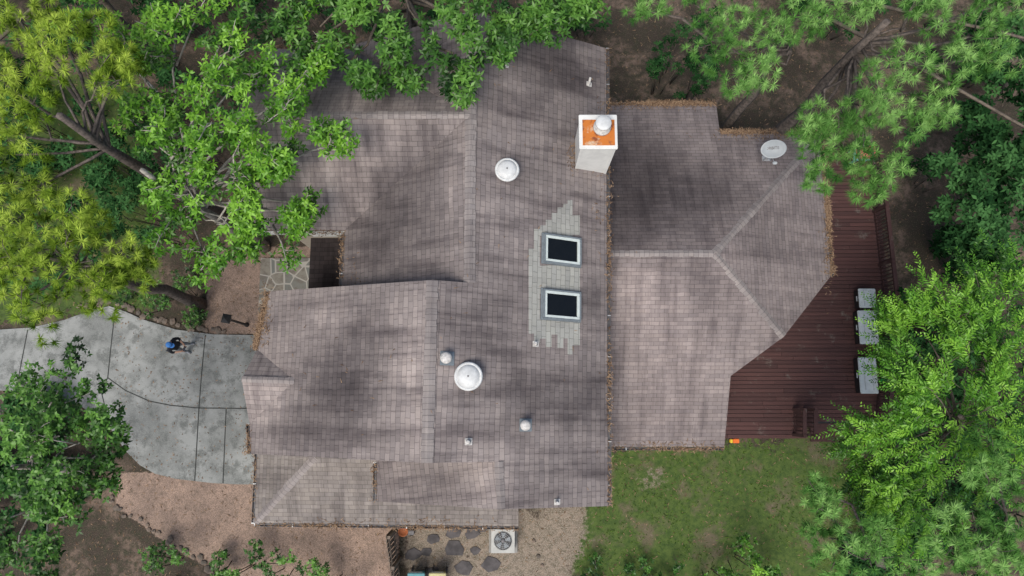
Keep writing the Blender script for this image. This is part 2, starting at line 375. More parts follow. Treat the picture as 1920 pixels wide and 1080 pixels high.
def needles_flat(name, pts, L, W, mat, parent=None):
    C = np.array([tuple(p) for p in pts]); n = len(C); yaw = rng.uniform(0, 6.28, n); l = L*rng.uniform(.5, 1.2, n)
    d = np.stack([np.cos(yaw), np.sin(yaw), rng.normal(0, .12, n)], 1); s = np.stack([-np.sin(yaw), np.cos(yaw), 0*yaw], 1)*W
    V = np.stack([C-d*l[:, None]/2-s, C-d*l[:, None]/2+s, C+d*l[:, None]/2], 1).reshape(-1, 3)
    return fast_mesh(name, V, np.arange(3*n).reshape(-1, 3), mat, parent, rng.uniform(0, 1, n))
for (u, v, su, sv, n, P) in [(1250, 199, 60, 4, 160, P_N), (1450, 256, 60, 5, 160, P_N), (1550, 420, 4, 70, 200, P_E), (1075, 290, 5, 18, 60, P_ME),
                             (1125, 300, 6, 90, 60, P_ME), (498, 590, 6, 30, 120, P_MM), (660, 520, 10, 20, 30, P_MW), (1250, 832, 60, 3, 60, P_S), (725, 976, 120, 3, 80, P_LS), (1000, 400, 120, 250, 50, P_ME), (650, 700, 100, 90, 30, P_MM)]:
    for _ in range(n):
        deb.append(P.hit(u+random.gauss(0, su), v+random.gauss(0, sv))+Vector((0, 0, .03)))
needles_flat('gutter_debris', deb, .13, .012, L_litter, house)

e_, w_ = P_ME.frame(); vn = P_ME.n
patch = [(991,1001,468,622),(1001,1012,432,640),(1012,1023,425,440),(1012,1023,500,548),(1012,1023,598,632),(1023,1034,414,440),(1023,1034,498,548),(1023,1034,600,648),
         (1034,1045,402,440),(1034,1045,498,548),(1034,1045,600,626),(1045,1056,392,440),(1045,1056,498,548),(1045,1056,600,650),(1056,1064,386,440),(1056,1064,498,548),(1056,1064,600,634),
         (1064,1073,377,440),(1064,1073,498,548),(1064,1073,600,664),(1073,1087,404,440),(1073,1087,498,548),(1073,1087,600,645)]
for i, (x0, x1, y0, y1) in enumerate(patch):
    y0 -= random.uniform(0, 4); y1 += random.uniform(0, 4)
    slab('new_shingle_course', [P_ME.hit(x0, y0)+vn*.008, P_ME.hit(x0, y1)+vn*.008, P_ME.hit(x1, y1)+vn*.008, P_ME.hit(x1, y0)+vn*.008], .006, M_new, house, None, P_ME)
def oriented(name, c, s, mat, lift, P=P_ME, bev=.01):
    e, w = P.frame(); R = Matrix((e, w, P.n)).transposed().to_4x4()
    o = box(name, (0, 0, 0), s, mat, house, bev=bev); o.matrix_world = Matrix.Translation(c+P.n*lift)@R; return o
M_sframe = plain('skylight_white_frame', (.62,.68,.65), .5, .1)
for (u, v) in ((1052, 470), (1051, 573)):
    c = P_ME.hit(u, v); a = .84; bb = 1.22
    oriented('skylight_flashing', c, (a+.06, bb+.10, .02), M_slateblue, .025)
    for s in (-1, 1):
        oriented('skylight_cladding', c+e_*(s*(a/2-.02)), (.04, bb, .13), M_slateblue, .075)
        oriented('skylight_cladding', c+w_*(s*(bb/2-.02)), (a-.08, .04, .13), M_slateblue, .075)
        oriented('skylight_frame', c+e_*(s*(a/2-.08)), (.075, bb-.09, .11), M_sframe, .068)
        oriented('skylight_frame', c+w_*(s*(bb/2-.08)), (a-.24, .075, .11), M_sframe, .068)
    oriented('skylight_glass', c, (a-.235, bb-.235, .03), M_glass, .06, bev=0)
ct = 7.55; ca = at(1087, 279, ct); cb = at(1157, 281, ct); cn = at(1120, 217, ct)
cx = (ca.x+cb.x)/2; cy = (ca.y+cn.y)/2; cw = cb.x-ca.x; cd = cn.y-ca.y
box('chimney_stack', (cx, cy, (ct+4.6)/2), (cw-.06, cd-.06, ct-4.6), M_white, house, bev=.01)
for sx in (-1, 1): box('chimney_corner_trim', (cx+sx*(cw/2-.06), cy-cd/2+.025, (ct+4.6)/2), (.08, .02, ct-4.6), M_white, house)
box('chimney_cap', (cx, cy, ct), (cw+.03, cd+.03, .09), M_white, house, bev=.015)
box('chimney_rust_pan', (cx+.01, cy-.03, ct+.05), (cw-.14, cd-.22, .02), M_rust, house)
fx, fy = cx+.10, cy+.10
lathe('chimney_flue', [(.24, 0), (.24, .1), (.19, .12), (.19, .32)], M_ventw, house, loc=(fx, fy, ct+.06))
lathe('chimney_flue_hood', [(.21, 0), (.215, .04), (.20, .055), (.06, .075)], M_vent, house, loc=(fx, fy, ct+.38))
oriented('chimney_flashing', P_ME.hit(1112, 318)+Vector((0, .15, 0)), (.35, .95, .03), M_metal, .02)
for (u, v, r) in ((951, 322, .33), (879, 706, .36)):
    c = P_ME.hit(u, v)+Vector((0, 0, 0))
    lathe('vent_neck', [(r*.75, -.1), (r*.75, .2)], M_metal, house, loc=c)
    lathe('vent_dome', [(r, .14), (r+.015, .17), (r, .2), (r*.86, .215), (r*.84, .20), (r*.8, .235), (r*.55, .275), (r*.25, .295), (.02, .30)], M_vent, house, loc=c)
    for k in range(3): box('vent_strap', c+Vector((0, 0, .3)), (.05, .012, .01), M_gutter, house, (0, 0, k*1.05))
for (u, v, r, h) in ((838, 672, .15, .3), (985, 797, .14, .35), (878, 828, .06, .25), (1004, 645, .05, .3), (1044, 941, .05, .25), (1104, 158, .045, .4), (948, 122, .05, .25)):
    c = P_ME.hit(u, v); oriented('pipe_flashing', c, (r*2+.06, r*2+.09, .012), M_ventw if r < .1 else M_slateblue, .016)
    lathe('pipe_vent', [(r*.7, -.08), (r*.7, h*.7), (r, h*.72), (r, h*.95), (r*.5, h*1.05)] if r > .1 else [(r*1.3, 0), (r, .06), (r*.8, .08), (r*.8, h), (r*.5, h)], M_ventw, house, seg=16, loc=c)

# ================= GROUND =================
def proj(X, Y, Z=0.0):
    dx = X; dy = Y; dz = Z-H
    dep = dy*ST-dz*CT; up = dy*CT+dz*ST
    return 960+F*dx/dep, 540-F*up/dep
GX = np.linspace(-26, 26, 347); GY = np.linspace(-16, 28, 294)
XX, YY = np.meshgrid(GX, GY); UU, VV = proj(XX, YY)
def pip(U, V, poly):
    ins = np.zeros(U.shape, bool); n = len(poly)
    for i in range(n):
        x0, y0 = poly[i]; x1, y1 = poly[(i+1) % n]
        if y0 == y1: continue
        c = ((y0 > V) != (y1 > V)) & (U < (x1-x0)*(V-y0)/(y1-y0)+x0); ins ^= c
    return ins
def blur(A, k):
    for _ in range(k):
        B = np.pad(A, 1, mode='edge'); A = (B[1:-1, 1:-1]*2+B[:-2, 1:-1]+B[2:, 1:-1]+B[1:-1, :-2]+B[1:-1, 2:])/6
    return A
GRASS = [[(1120,835),(1600,820),(1640,1110),(1080,1110),(1060,1030),(1090,960)], [(-300,120),(260,150),(300,590),(200,575),(100,600),(-300,610)]]
GRAV = [[(225,885),(490,890),(490,980),(748,980),(748,1095),(500,1110),(370,1055),(300,1010),(212,945)], [(385,470),(600,460),(600,620),(480,630),(388,628)]]
DIRT = [[(755,975),(1110,940),(1100,1000),(1060,1110),(755,1110)], [(1200,890),(1260,885),(1250,930),(1205,930)]]
def mask(polys, k):
    A = np.zeros(XX.shape)
    for p in polys: A = np.maximum(A, pip(UU, VV, p).astype(float))
    return blur(A, k)
mg = mask(GRASS, 14); mv = mask(GRAV, 2); md = mask(DIRT, 16)
V = np.stack([XX, YY, XX*0], -1).reshape(-1, 3)
ny, nx = XX.shape; I = np.arange(nx*ny).reshape(ny, nx)
Fc = np.stack([I[:-1, :-1], I[:-1, 1:], I[1:, 1:], I[1:, :-1]], -1).reshape(-1, 4)
R = 400; k = len(V)
V = np.vstack([V, [[-R, -R, 0], [R, -R, 0], [R, R, 0], [-R, R, 0]]])
c0, c1, c2, c3 = I[0, 0], I[0, -1], I[-1, -1], I[-1, 0]
Fc = np.vstack([Fc, [[k, k+1, c1, c0], [k+1, k+2, c2, c1], [k+2, k+3, c3, c2], [k+3, k, c0, c3]]])
M_ground, nt, b, o = newmat('ground'); p = pos(nt)
def attr(nm):
    a = N(nt, 'ShaderNodeAttribute'); a.attribute_name = nm; return a.outputs['Fac']
n1_ = noise(nt, p, .8, 5, .65); n2_ = noise(nt, p, 5, 5, .7); n3_ = noise(nt, p, 26, 3, .7)
soil = mixc(nt, ramp(nt, n1_, .44, .64), (.045,.033,.023,1), (.17,.12,.09,1))
soil = mixc(nt, ramp(nt, n2_, .4, .66), soil, (.035,.034,.018,1))
soil = mixc(nt, ramp(nt, n3_, .5, .8, 0, .6), soil, (.27,.205,.155,1))
gr = mixc(nt, ramp(nt, n2_, .35, .65), (.038,.072,.013,1), (.078,.118,.024,1))
gr = mixc(nt, ramp(nt, n1_, .50, .68), gr, (.12,.10,.06,1))
vor = N(nt, 'ShaderNodeTexVoronoi'); vor.inputs['Scale'].default_value = 42; nt.links.new(p, vor.inputs['Vector'])
gv = mixc(nt, ramp(nt, noise(nt, p, 1.2, 4), .3, .7), (.30,.215,.165,1), (.21,.153,.12,1))
hv = N(nt, 'ShaderNodeSeparateColor'); nt.links.new(vor.outputs['Color'], hv.inputs[0])
gv = mixc(nt, 1.0, gv, mixc(nt, hv.outputs[0], (.70,.70,.70,1), (1.3,1.28,1.27,1)), 'MULTIPLY')
gv = mixc(nt, ramp(nt, n2_, .50, .70, 0, .7), gv, (.11,.083,.06,1))
dirt = mixc(nt, ramp(nt, n2_, .4, .6), (.23,.18,.135,1), (.11,.09,.06,1)); dirt = mixc(nt, ramp(nt, n3_, .4, .7), dirt, (.33,.28,.225,1))
nn_ = math_(nt, 'MULTIPLY', math_(nt, 'SUBTRACT', n2_, .5), 1.8)
nb_ = math_(nt, 'ADD', nn_, math_(nt, 'MULTIPLY', math_(nt, 'SUBTRACT', n1_, .5), 1.8))
col = mixc(nt, ramp(nt, math_(nt, 'ADD', attr('grass'), nb_), .35, .65), soil, gr)
col = mixc(nt, ramp(nt, math_(nt, 'ADD', attr('dirt'), nb_), .35, .7), col, dirt)
col = mixc(nt, ramp(nt, math_(nt, 'ADD', attr('gravel'), math_(nt, 'MULTIPLY', nn_, .6)), .42, .58), col, gv)
nt.links.new(col, b.inputs['Base Color']); b.inputs['Roughness'].default_value = .97
bump(nt, b, n3_, .6, .03)
g = fast_mesh('ground', V, Fc, M_ground)
for nm, A in (('grass', mg), ('gravel', mv), ('dirt', md)):
    g.data.attributes.new(nm, 'FLOAT', 'POINT').data.foreach_set('value', np.append(A.ravel(), [0]*4).astype(np.float32))

M_conc, nt, b, o = newmat('concrete'); p = pos(nt)
c = mixc(nt, ramp(nt, noise(nt, p, .6, 5, .65), .38, .62), (.185,.193,.182,1), (.30,.308,.292,1))
c = mixc(nt, ramp(nt, noise(nt, p, 2.0, 7, .78), .47, .60, 0, .8), c, (.105,.112,.103,1))
c = mixc(nt, ramp(nt, noise(nt, p, 30, 3, .7), .45, .75, 0, .5), c, (.36,.36,.34,1))
nt.links.new(c, b.inputs['Base Color']); b.inputs['Roughness'].default_value = .9
M_joint = plain('joint', (.04,.042,.038), .95)
DR = [(-250,600),(-100,612),(0,618),(60,614),(120,600),(170,582),(205,574),(235,584),(265,598),(330,618),(400,627),(520,629),(520,909),(440,908),(400,906),(330,898),(290,888),(262,872),(235,845),(205,800),(150,760),(60,735),(-250,720)]
slab('driveway', [at(u, v, .06) for u, v in DR], .10, M_conc)
J = [[(216,580),(209,640),(202,708)], [(385,628),(378,700),(373,765),(365,902)], [(202,708),(235,732),(280,752),(320,760),(373,765),(500,766)], [(52,618),(38,690),(30,735)], [(424,767),(418,906)], [(202,708),(190,735),(205,795)]]
jl = []
for L in J:
    for i in range(len(L)-1):
        a = at(*L[i], .064); b_ = at(*L[i+1], .064); s = (b_-a).cross(Vector((0, 0, 1))).normalized()*.018
        kx = len(jl); jl += [a-s, a+s, b_+s, b_-s]
mesh_obj('driveway_joints', jl, [(i, i+1, i+2, i+3) for i in range(0, len(jl), 4)], M_joint)

M_flag, nt, b, o = newmat('flagstone'); p = pos(nt)
vo = N(nt, 'ShaderNodeTexVoronoi'); vo.inputs['Scale'].default_value = 2.1; nt.links.new(p, vo.inputs['Vector'])
ve = N(nt, 'ShaderNodeTexVoronoi', feature='DISTANCE_TO_EDGE'); ve.inputs['Scale'].default_value = 2.1; nt.links.new(p, ve.inputs['Vector'])
hv = N(nt, 'ShaderNodeSeparateColor'); nt.links.new(vo.outputs['Color'], hv.inputs[0])
c = mixc(nt, hv.outputs[0], (.10,.12,.12,1), (.25,.22,.17,1)); c = mixc(nt, ramp(nt, noise(nt, p, 6, 5), .4, .7), c, (.14,.12,.10,1))
c = mixc(nt, ramp(nt, ve.outputs['Distance'], .03, .06), (.34,.32,.28,1), c)
nt.links.new(c, b.inputs['Base Color']); b.inputs['Roughness'].default_value = .85
slab('flagstone_path', [at(u, v, .08) for u, v in [(489,484),(600,484),(600,560),(500,575),(497,588),(484,588)]], .12, M_flag)

def rocks(name, pts, smin, smax, mat, flat=.6):
    V = []; Fc = []
    for p in pts:
        bm = bmesh.new(); bmesh.ops.create_icosphere(bm, subdivisions=1, radius=1)
        sx, sy = random.uniform(smin, smax), random.uniform(smin, smax); a = random.uniform(0, 6.28); k = len(V)
        for v in bm.verts:
            q = Vector((v.co.x*sx, v.co.y*sy, v.co.z*flat*min(sx, sy)))*random.uniform(.8, 1.2); q.rotate(Euler((0, 0, a))); V.append(q+p)
        for f in bm.faces: Fc.append(tuple(v.index+k for v in f.verts))
        bm.free()
    return mesh_obj(name, V, Fc, mat)
def along(L, step, jit=.06, z=.03):
    out = []
    for i in range(len(L)-1):
        a = at(*L[i], z); b_ = at(*L[i+1], z); n = max(1, int((b_-a).length/step))
        for k in range(n): out.append(a.lerp(b_, k/n)+Vector((random.gauss(0, jit), random.gauss(0, jit), 0)))
    return out
rocks('stone_edging', along([(150,577),(205,566),(240,575),(280,594),(335,612),(400,620),(440,622)], .2), .08, .17, M_stone)
rocks('stone_edging', along([(208,900),(210,945),(235,965),(280,990),(320,1015),(370,1050),(420,1090)], .2), .06, .14, M_stone)
rocks('stone_edging', along([(1000,1010),(1010,1040),(1020,1080)], .3), .05, .1, M_stone)
def stepping(u, v, r):
    c = at(u, v, .03); n = random.randint(6, 8)
    return [c+Vector((math.cos(a)*r*random.uniform(.75, 1.15), math.sin(a)*r*random.uniform(.55, .9), 0)) for a in [2*math.pi*i/n+random.uniform(-.2, .2) for i in range(n)]]
for i, (u, v, r) in enumerate([(775,1040,.30),(812,1010,.25),(850,998,.28),(884,1000,.30),(852,1030,.42),(800,1035,.2),(870,1066,.32),(922,1058,.36),(890,1032,.2),(812,1075,.3),(905,992,.2)]):
    slab('stepping_stone', stepping(u, v, r), .05, M_slate)

# ================= DECK =================
deck = empty('wooden_deck')
M_deck, nt, b, o = newmat('deck_stain'); p = pos(nt)
mp = N(nt, 'ShaderNodeMapping'); mp.inputs['Scale'].default_value = (.6, 6, 1); nt.links.new(p, mp.inputs[0])
c = mixc(nt, noise(nt, mp.outputs[0], 3, 4), (.050,.022,.020,1), (.095,.041,.036,1))
oi = N(nt, 'ShaderNodeAttribute'); oi.attribute_name = 'tint'
c = mixc(nt, 1.0, c, mixc(nt, oi.outputs['Fac'], (.75,.75,.77,1), (1.15,1.15,1.15,1)), 'MULTIPLY')
c = mixc(nt, ramp(nt, noise(nt, p, 2.2, 6, .72), .58, .70, 0, .8), c, (.14,.115,.10,1))
nt.links.new(c, b.inputs['Base Color']); b.inputs['Roughness'].default_value = .85
DZ = .55
DK = [(1300,280),(1638,280),(1672,600),(1650,790),(1512,795),(1512,822),(1300,822)]
dw = [at(u, v, DZ) for u, v in DK]
bv = []; bf = []; bt = []
y = min(q.y for q in dw); ymax = max(q.y for q in dw); pitch = .145
while y < ymax:
    ym = y+.07; xs = []
    for i in range(len(dw)):
        a, b_ = dw[i], dw[(i+1) % len(dw)]
        if (a.y > ym) != (b_.y > ym): xs.append(a.x+(b_.x-a.x)*(ym-a.y)/(b_.y-a.y))
    xs.sort()
    for i in range(0, len(xs)-1, 2):
        segs = [xs[i]]; x = xs[i]+random.uniform(1.2, 3.6)
        while x < xs[i+1]-.5: segs.append(x); x += 3.6
        segs.append(xs[i+1])
        for j in range(len(segs)-1):
            x0, x1 = segs[j]+.004, segs[j+1]-.004; k = len(bv); z1 = DZ+random.uniform(-.003, .003)
            for z in (z1-.035, z1): bv += [(x0, y, z), (x1, y, z), (x1, y+pitch-.016, z), (x0, y+pitch-.016, z)]
            fs = [(4, 5, 6, 7), (0, 3, 2, 1), (0, 1, 5, 4), (1, 2, 6, 5), (2, 3, 7, 6), (3, 0, 4, 7)]
            bf += [tuple(q+k for q in f) for f in fs]; t = random.random(); bt += [t]*6
    y += pitch
o = mesh_obj('deck_boards', bv, bf, M_deck, deck); o.data.attributes.new('tint', 'FLOAT', 'FACE').data.foreach_set('value', bt)
slab('deck_frame', [Vector((q.x*.999, q.y, DZ-.06)) for q in dw], .5, M_blk, deck)
def bar(name, a, b_, w, h, mat, parent):
    d = b_-a; return box(name, (a+b_)/2, (d.length, w, h), mat, parent, (0, -math.atan2(d.z, math.hypot(d.x, d.y)), math.atan2(d.y, d.x)))
def railing(a, b_, h=.95, gap=.13):
    d = b_-a; L = d.length; n = int(L/gap); u = d.normalized()
    bar('rail_top', a+Vector((0, 0, h)), b_+Vector((0, 0, h)), .13, .04, M_deck, deck)
    bar('rail_mid', a+Vector((0, 0, h-.1)), b_+Vector((0, 0, h-.1)), .04, .09, M_deck, deck)
    bar('rail_low', a+Vector((0, 0, .12)), b_+Vector((0, 0, .12)), .04, .09, M_deck, deck)
    for i in range(n+1): box('baluster', a+u*(L*i/n)+Vector((0, 0, h/2)), (.035, .035, h-.05), M_deck, deck, (0, 0, math.atan2(d.y, d.x)))
    m = max(1, int(L/1.8))
    for i in range(m+1): box('post', a+u*(L*i/m)+Vector((0, 0, h/2-.2)), (.1, .1, h+.5), M_deck, deck)
railing(at(1627, 300, DZ), at(1660, 600, DZ)); railing(at(1660, 600, DZ)+Vector((0, -.14, 0)), at(1640, 785, DZ))
railing(at(1488, 768, DZ), at(1488, 815, DZ)); railing(at(1508, 768, DZ), at(1508, 815, DZ)) 
for i in range(3): box('step', at(1548, 802+i*9, .42-.17*i), (1.1, .3, .05), M_deck, deck)
M_gbox = plain('grey_plastic', (.42,.46,.47), .5, .2, 4); M_gbl = plain('pale_plastic_lid', (.52,.57,.58), .45, .12, 4)
for (u0, v0, u1, v1) in ((1612, 541, 1641, 577), (1613, 582, 1643, 645), (1614, 670, 1642, 738)):
    zt = DZ+.45; a = at(u0, v1, zt); b_ = at(u1, v0, zt); c = (a+b_)/2
    e = empty('storage_bench', (c.x, c.y, DZ))
    w, d = b_.x-a.x, b_.y-a.y
    box('body', (0, 0, .21), (w-.06, d-.06, .38), M_blk, e, bev=.02)
    box('lid', (0, 0, .43), (w, d, .07), M_gbl, e, bev=.02)
    for s in (-1, 1): box('lid_rib', (s*w*.22, 0, .472), (.03, d*.8, .012), M_gbox, e)
    for sx in (-1, 1):
        for sy in (-1, 1): box('foot', (sx*(w/2-.08), sy*(d/2-.08), .012), (.07, .07, .03), M_blk, e)
    box('handle', (-w/2-.015, 0, .32), (.03, .18, .03), M_gbl, e)
c = at(1602, 297, DZ); ch = empty('patio_chair', (c.x, c.y, DZ)); M_teal = plain('teal_paint', (.12,.30,.28), .5); M_pink = plain('pink_cushion', (.55,.12,.14), .8)
box('seat', (0, 0, .42), (.5, .5, .04), M_teal, ch, bev=.01); box('cushion', (0.05, 0, .48), (.42, .44, .08), M_pink, ch, bev=.03)
box('backrest', (.26, 0, .68), (.04, .5, .5), M_pink, ch, (0, .2, 0), .015)
for sx in (-1, 1):
    for sy in (-1, 1): box('leg', (sx*.22, sy*.22, .205), (.04, .04, .41), M_teal, ch)
    box('armrest', (0, sx*.27, .62), (.5, .06, .03), M_teal, ch, bev=.008); box('arm_post', (-.2, sx*.27, .4), (.04, .04, .42), M_teal, ch)
M_lime = plain('lime_plastic', (.05,.65,.12), .4, .1); c = at(1642, 714, DZ+.1)
wc = empty('watering_can', (c.x+.22, c.y, DZ)); 
lathe('can', [(.09, 0), (.1, .02), (.09, .2), (.06, .22)], M_lime, wc, 16)
tubes('spout_and_handle', [([(.08, 0, .05), (.18, 0, .16), (.24, 0, .24)], [.02, .014, .02]), ([(-.08, 0, .05), (-.16, 0, .12), (-.14, 0, .22), (-.03, 0, .24)], [.01]*4)], M_lime, wc)
M_or = plain('orange_plastic', (.75,.16,.02), .45, .1); M_ye = plain('yellow_plastic', (.75,.50,.03), .45, .1)
c = at(1374, 820, 0); toy = empty('toy_truck', (c.x, c.y-.12, 0))
box('bed', (.06, 0, .14), (.22, .15, .1), M_or, toy, bev=.015); box('cab', (-.12, 0, .15), (.1, .14, .14), M_ye, toy, bev=.02)
for sx in (-.12, .1):
    for sy in (-.08, .08): lathe('wheel', [(.045, -.02), (.05, 0), (.045, .02)], M_blk, toy, 14, (sx, sy, .05), (math.pi/2, 0, 0))

# ================= AIR CONDITIONER =================
c = at(943, 1014, .8); ac = empty('air_conditioner', (c.x, c.y, 0))
M_acb = plain('ac_beige', (.42,.42,.39), .5, .15, 5); M_pad = plain('ac_pad', (.28,.27,.25), .9)
box('pad', (0, -.03, .05), (1.0, 1.0, .1), M_pad, ac, bev=.01)
box('cabinet', (0, 0, .44), (.80, .80, .66), M_acb, ac, bev=.03)
for k in range(9):
    box('louvre', (0, 0, .18+k*.06), (.815, .815, .015), M_gutter, ac)
n = 40; V = []; Fc = []
for i in range(n):
    a = 2*math.pi*i/n; cs, sn = math.cos(a), math.sin(a); m = .40/max(abs(cs), abs(sn))
    V += [(cs*m, sn*m, .80), (cs*.31, sn*.31, .80), (cs*.31, sn*.31, .775)]
for i in range(n):
    j = (i+1) % n; Fc += [(3*i, 3*j, 3*j+1, 3*i+1), (3*i+1, 3*j+1, 3*j+2, 3*i+2)]
mesh_obj('top_plate', V, Fc, M_acb, ac)
lathe('fan_well', [(.31, .774), (.30, .776)], M_blk, ac, 32)
bl = []; bfc = []
for i in range(5):
    a0 = i*2*math.pi/5
    for (r, da, z) in ((.06, 0, .782), (.27, -.1, .781), (.28, .55, .792), (.06, .6, .788)): bl.append((r*math.cos(a0+da), r*math.sin(a0+da), z))
    bfc.append(tuple(range(i*4, i*4+4)))
mesh_obj('fan_blades', bl, bfc, M_slateblue, ac); lathe('hub', [(.075, .78), (.075, .81), (.05, .82)], M_gutter, ac, 20)
tubes('grille', [([(r*math.cos(t), r*math.sin(t), .815) for t in np.linspace(0, 6.2832, 33)], [.004]*33) for r in (.12, .18, .24, .30)] +
      [([(.07*math.cos(t), .07*math.sin(t), .818), (.32*math.cos(t), .32*math.sin(t), .806)], [.005, .005]) for t in np.linspace(0, 6.2832, 13)[:-1]], M_metal, ac, 4)

M_wood = plain('weathered_wood', (.20,.16,.125), .9, .45, 5); fe = empty('wooden_fence')
fa = at(738, 992, 0); fb = at(752, 1100, 0); L = (fb-fa).length; u_ = (fb-fa).normalized(); n = int(L/.15)
for i in range(n):
    p = fa+u_*(i*.15); h = 1.5+random.uniform(-.02, .02); box('picket', p+Vector((random.uniform(-.006, .006), 0, h/2)), (.022, .125, h), M_wood, fe, (0, 0, random.uniform(-.04, .04)))
for z in (.35, 1.3): bar('fence_rail', fa+Vector((.05, 0, z)), fb+Vector((.05, 0, z)), .045, .09, M_wood, fe)
for i in range(3): box('fence_post', fa+u_*(L*i/2)+Vector((.11, 0, .8)), (.1, .1, 1.6), M_wood, fe)
c = at(756, 996, .25); fpot = empty('flower_pot', (c.x, c.y, 0)); M_terra = plain('terracotta', (.50,.16,.06), .8)
lathe('pot', [(.11, 0), (.16, .26), (.18, .27), (.18, .31), (.14, .31), (.13, .27)], M_terra, fpot, 20)
c = at(772, 1000, .3); em = empty('electric_meter', (c.x, c.y+.05, 0)); box('cabinet', (0, 0, .3), (.2, .15, .4), M_gutter, em, bev=.02); lathe('dial', [(.06, 0), (.06, .03), (.04, .04)], M_glass, em, 16, (0, -.07, .36), (math.pi/2, 0, 0)); box('stand', (0, 0, .06), (.08, .08, .12), M_gutter, em)
for (u, col, nm) in ((780, (.05,.26,.29), 'teal'), (820, (.50,.45,.20), 'yellow')):
    c = at(u, 1092, .9); e = empty('wheeled_bin', (c.x, c.y, 0)); mm = plain('bin_'+nm, col, .5)
    lathe('body', [(.26, .06), (.36, .85)], mm, e, 4, rot=(0, 0, math.pi/4), smooth=False); box('lid', (0, 0, .89), (.58, .6, .06), mm, e, bev=.02)
    box('handle', (0, .31, .86), (.4, .05, .04), M_blk, e)
    for s in (-1, 1): lathe('wheel', [(.09, -.03), (.1, 0), (.09, .03)], M_blk, e, 16, (s*.24, .22, .1), (0, math.pi/2, 0))

b0 = at(463, 609, 0); lp = empty('lamp_post', b0)
lathe('pole', [(.09, 0), (.09, .04), (.045, .08), (.04, 1.55), (.06, 1.6)], M_blk, lp, 14)
lathe('lantern', [(.09, 1.6), (.16, 1.86), (.17, 1.88)], plain('lantern_glass', (.09,.09,.085), .2), lp, 4, rot=(0, 0, .6), smooth=False)
lathe('lantern_roof', [(.22, 1.88), (.20, 1.91), (.05, 2.02), (.02, 2.06)], M_blk, lp, 4, rot=(0, 0, .6), smooth=False)

mnt = P_N.hit(1437, 298); sd = empty('satellite_dish', mnt)
M_dish = plain('dish_grey', (.38,.41,.42), .5, .1, 4)
D = []; DF = []; rings = 8; sg = 32
Rm = Euler((math.radians(28), math.radians(-12), 0)).to_matrix(); dc = Vector((0, .12, .62))
for j in range(rings+1):
    rr = j/rings
    for i in range(sg):
        a = 2*math.pi*i/sg; D.append(dc+Rm@Vector((.40*rr*math.cos(a), .30*rr*math.sin(a), .09*rr*rr)))
for j in range(rings):
    for i in range(sg): k2 = (i+1) % sg; DF.append((j*sg+i, j*sg+k2, (j+1)*sg+k2, (j+1)*sg+i))
dish = mesh_obj('reflector', D, DF, M_dish, sd, smooth=True); sm = dish.modifiers.new('s', 'SOLIDIFY'); sm.thickness = .015
tubes('mast_and_arm', [([(0, 0, 0), (0, 0, .3), (0, .1, .56)], [.025]*3), ([(0, -.14, .50), (0, -.22, .55), (0, -.36, .66)], [.015]*3), ([(-.15, -.1, 0), (0, 0, .3)], [.012]*2), ([(.15, -.1, 0), (0, 0, .3)], [.012]*2)], M_metal, sd)
box('receiver', (0, -.38, .68), (.14, .09, .09), M_dish, sd, (.5, 0, 0), .02); box('foot_plate', (0, 0, .02), (.3, .2, .02), M_metal, sd)
tc = bpy.data.curves.new('lettering', 'FONT'); tc.body = 'ORBITEL'; tc.size = .13; tc.align_x = 'CENTER'; tc.align_y = 'CENTER'; tc.extrude = .002
tc.materials.append(M_gutter); to = bpy.data.objects.new('lettering', tc); link(to, sd)
to.location = dc+Rm@Vector((0, .02, .035)); to.rotation_euler = Rm.to_euler()

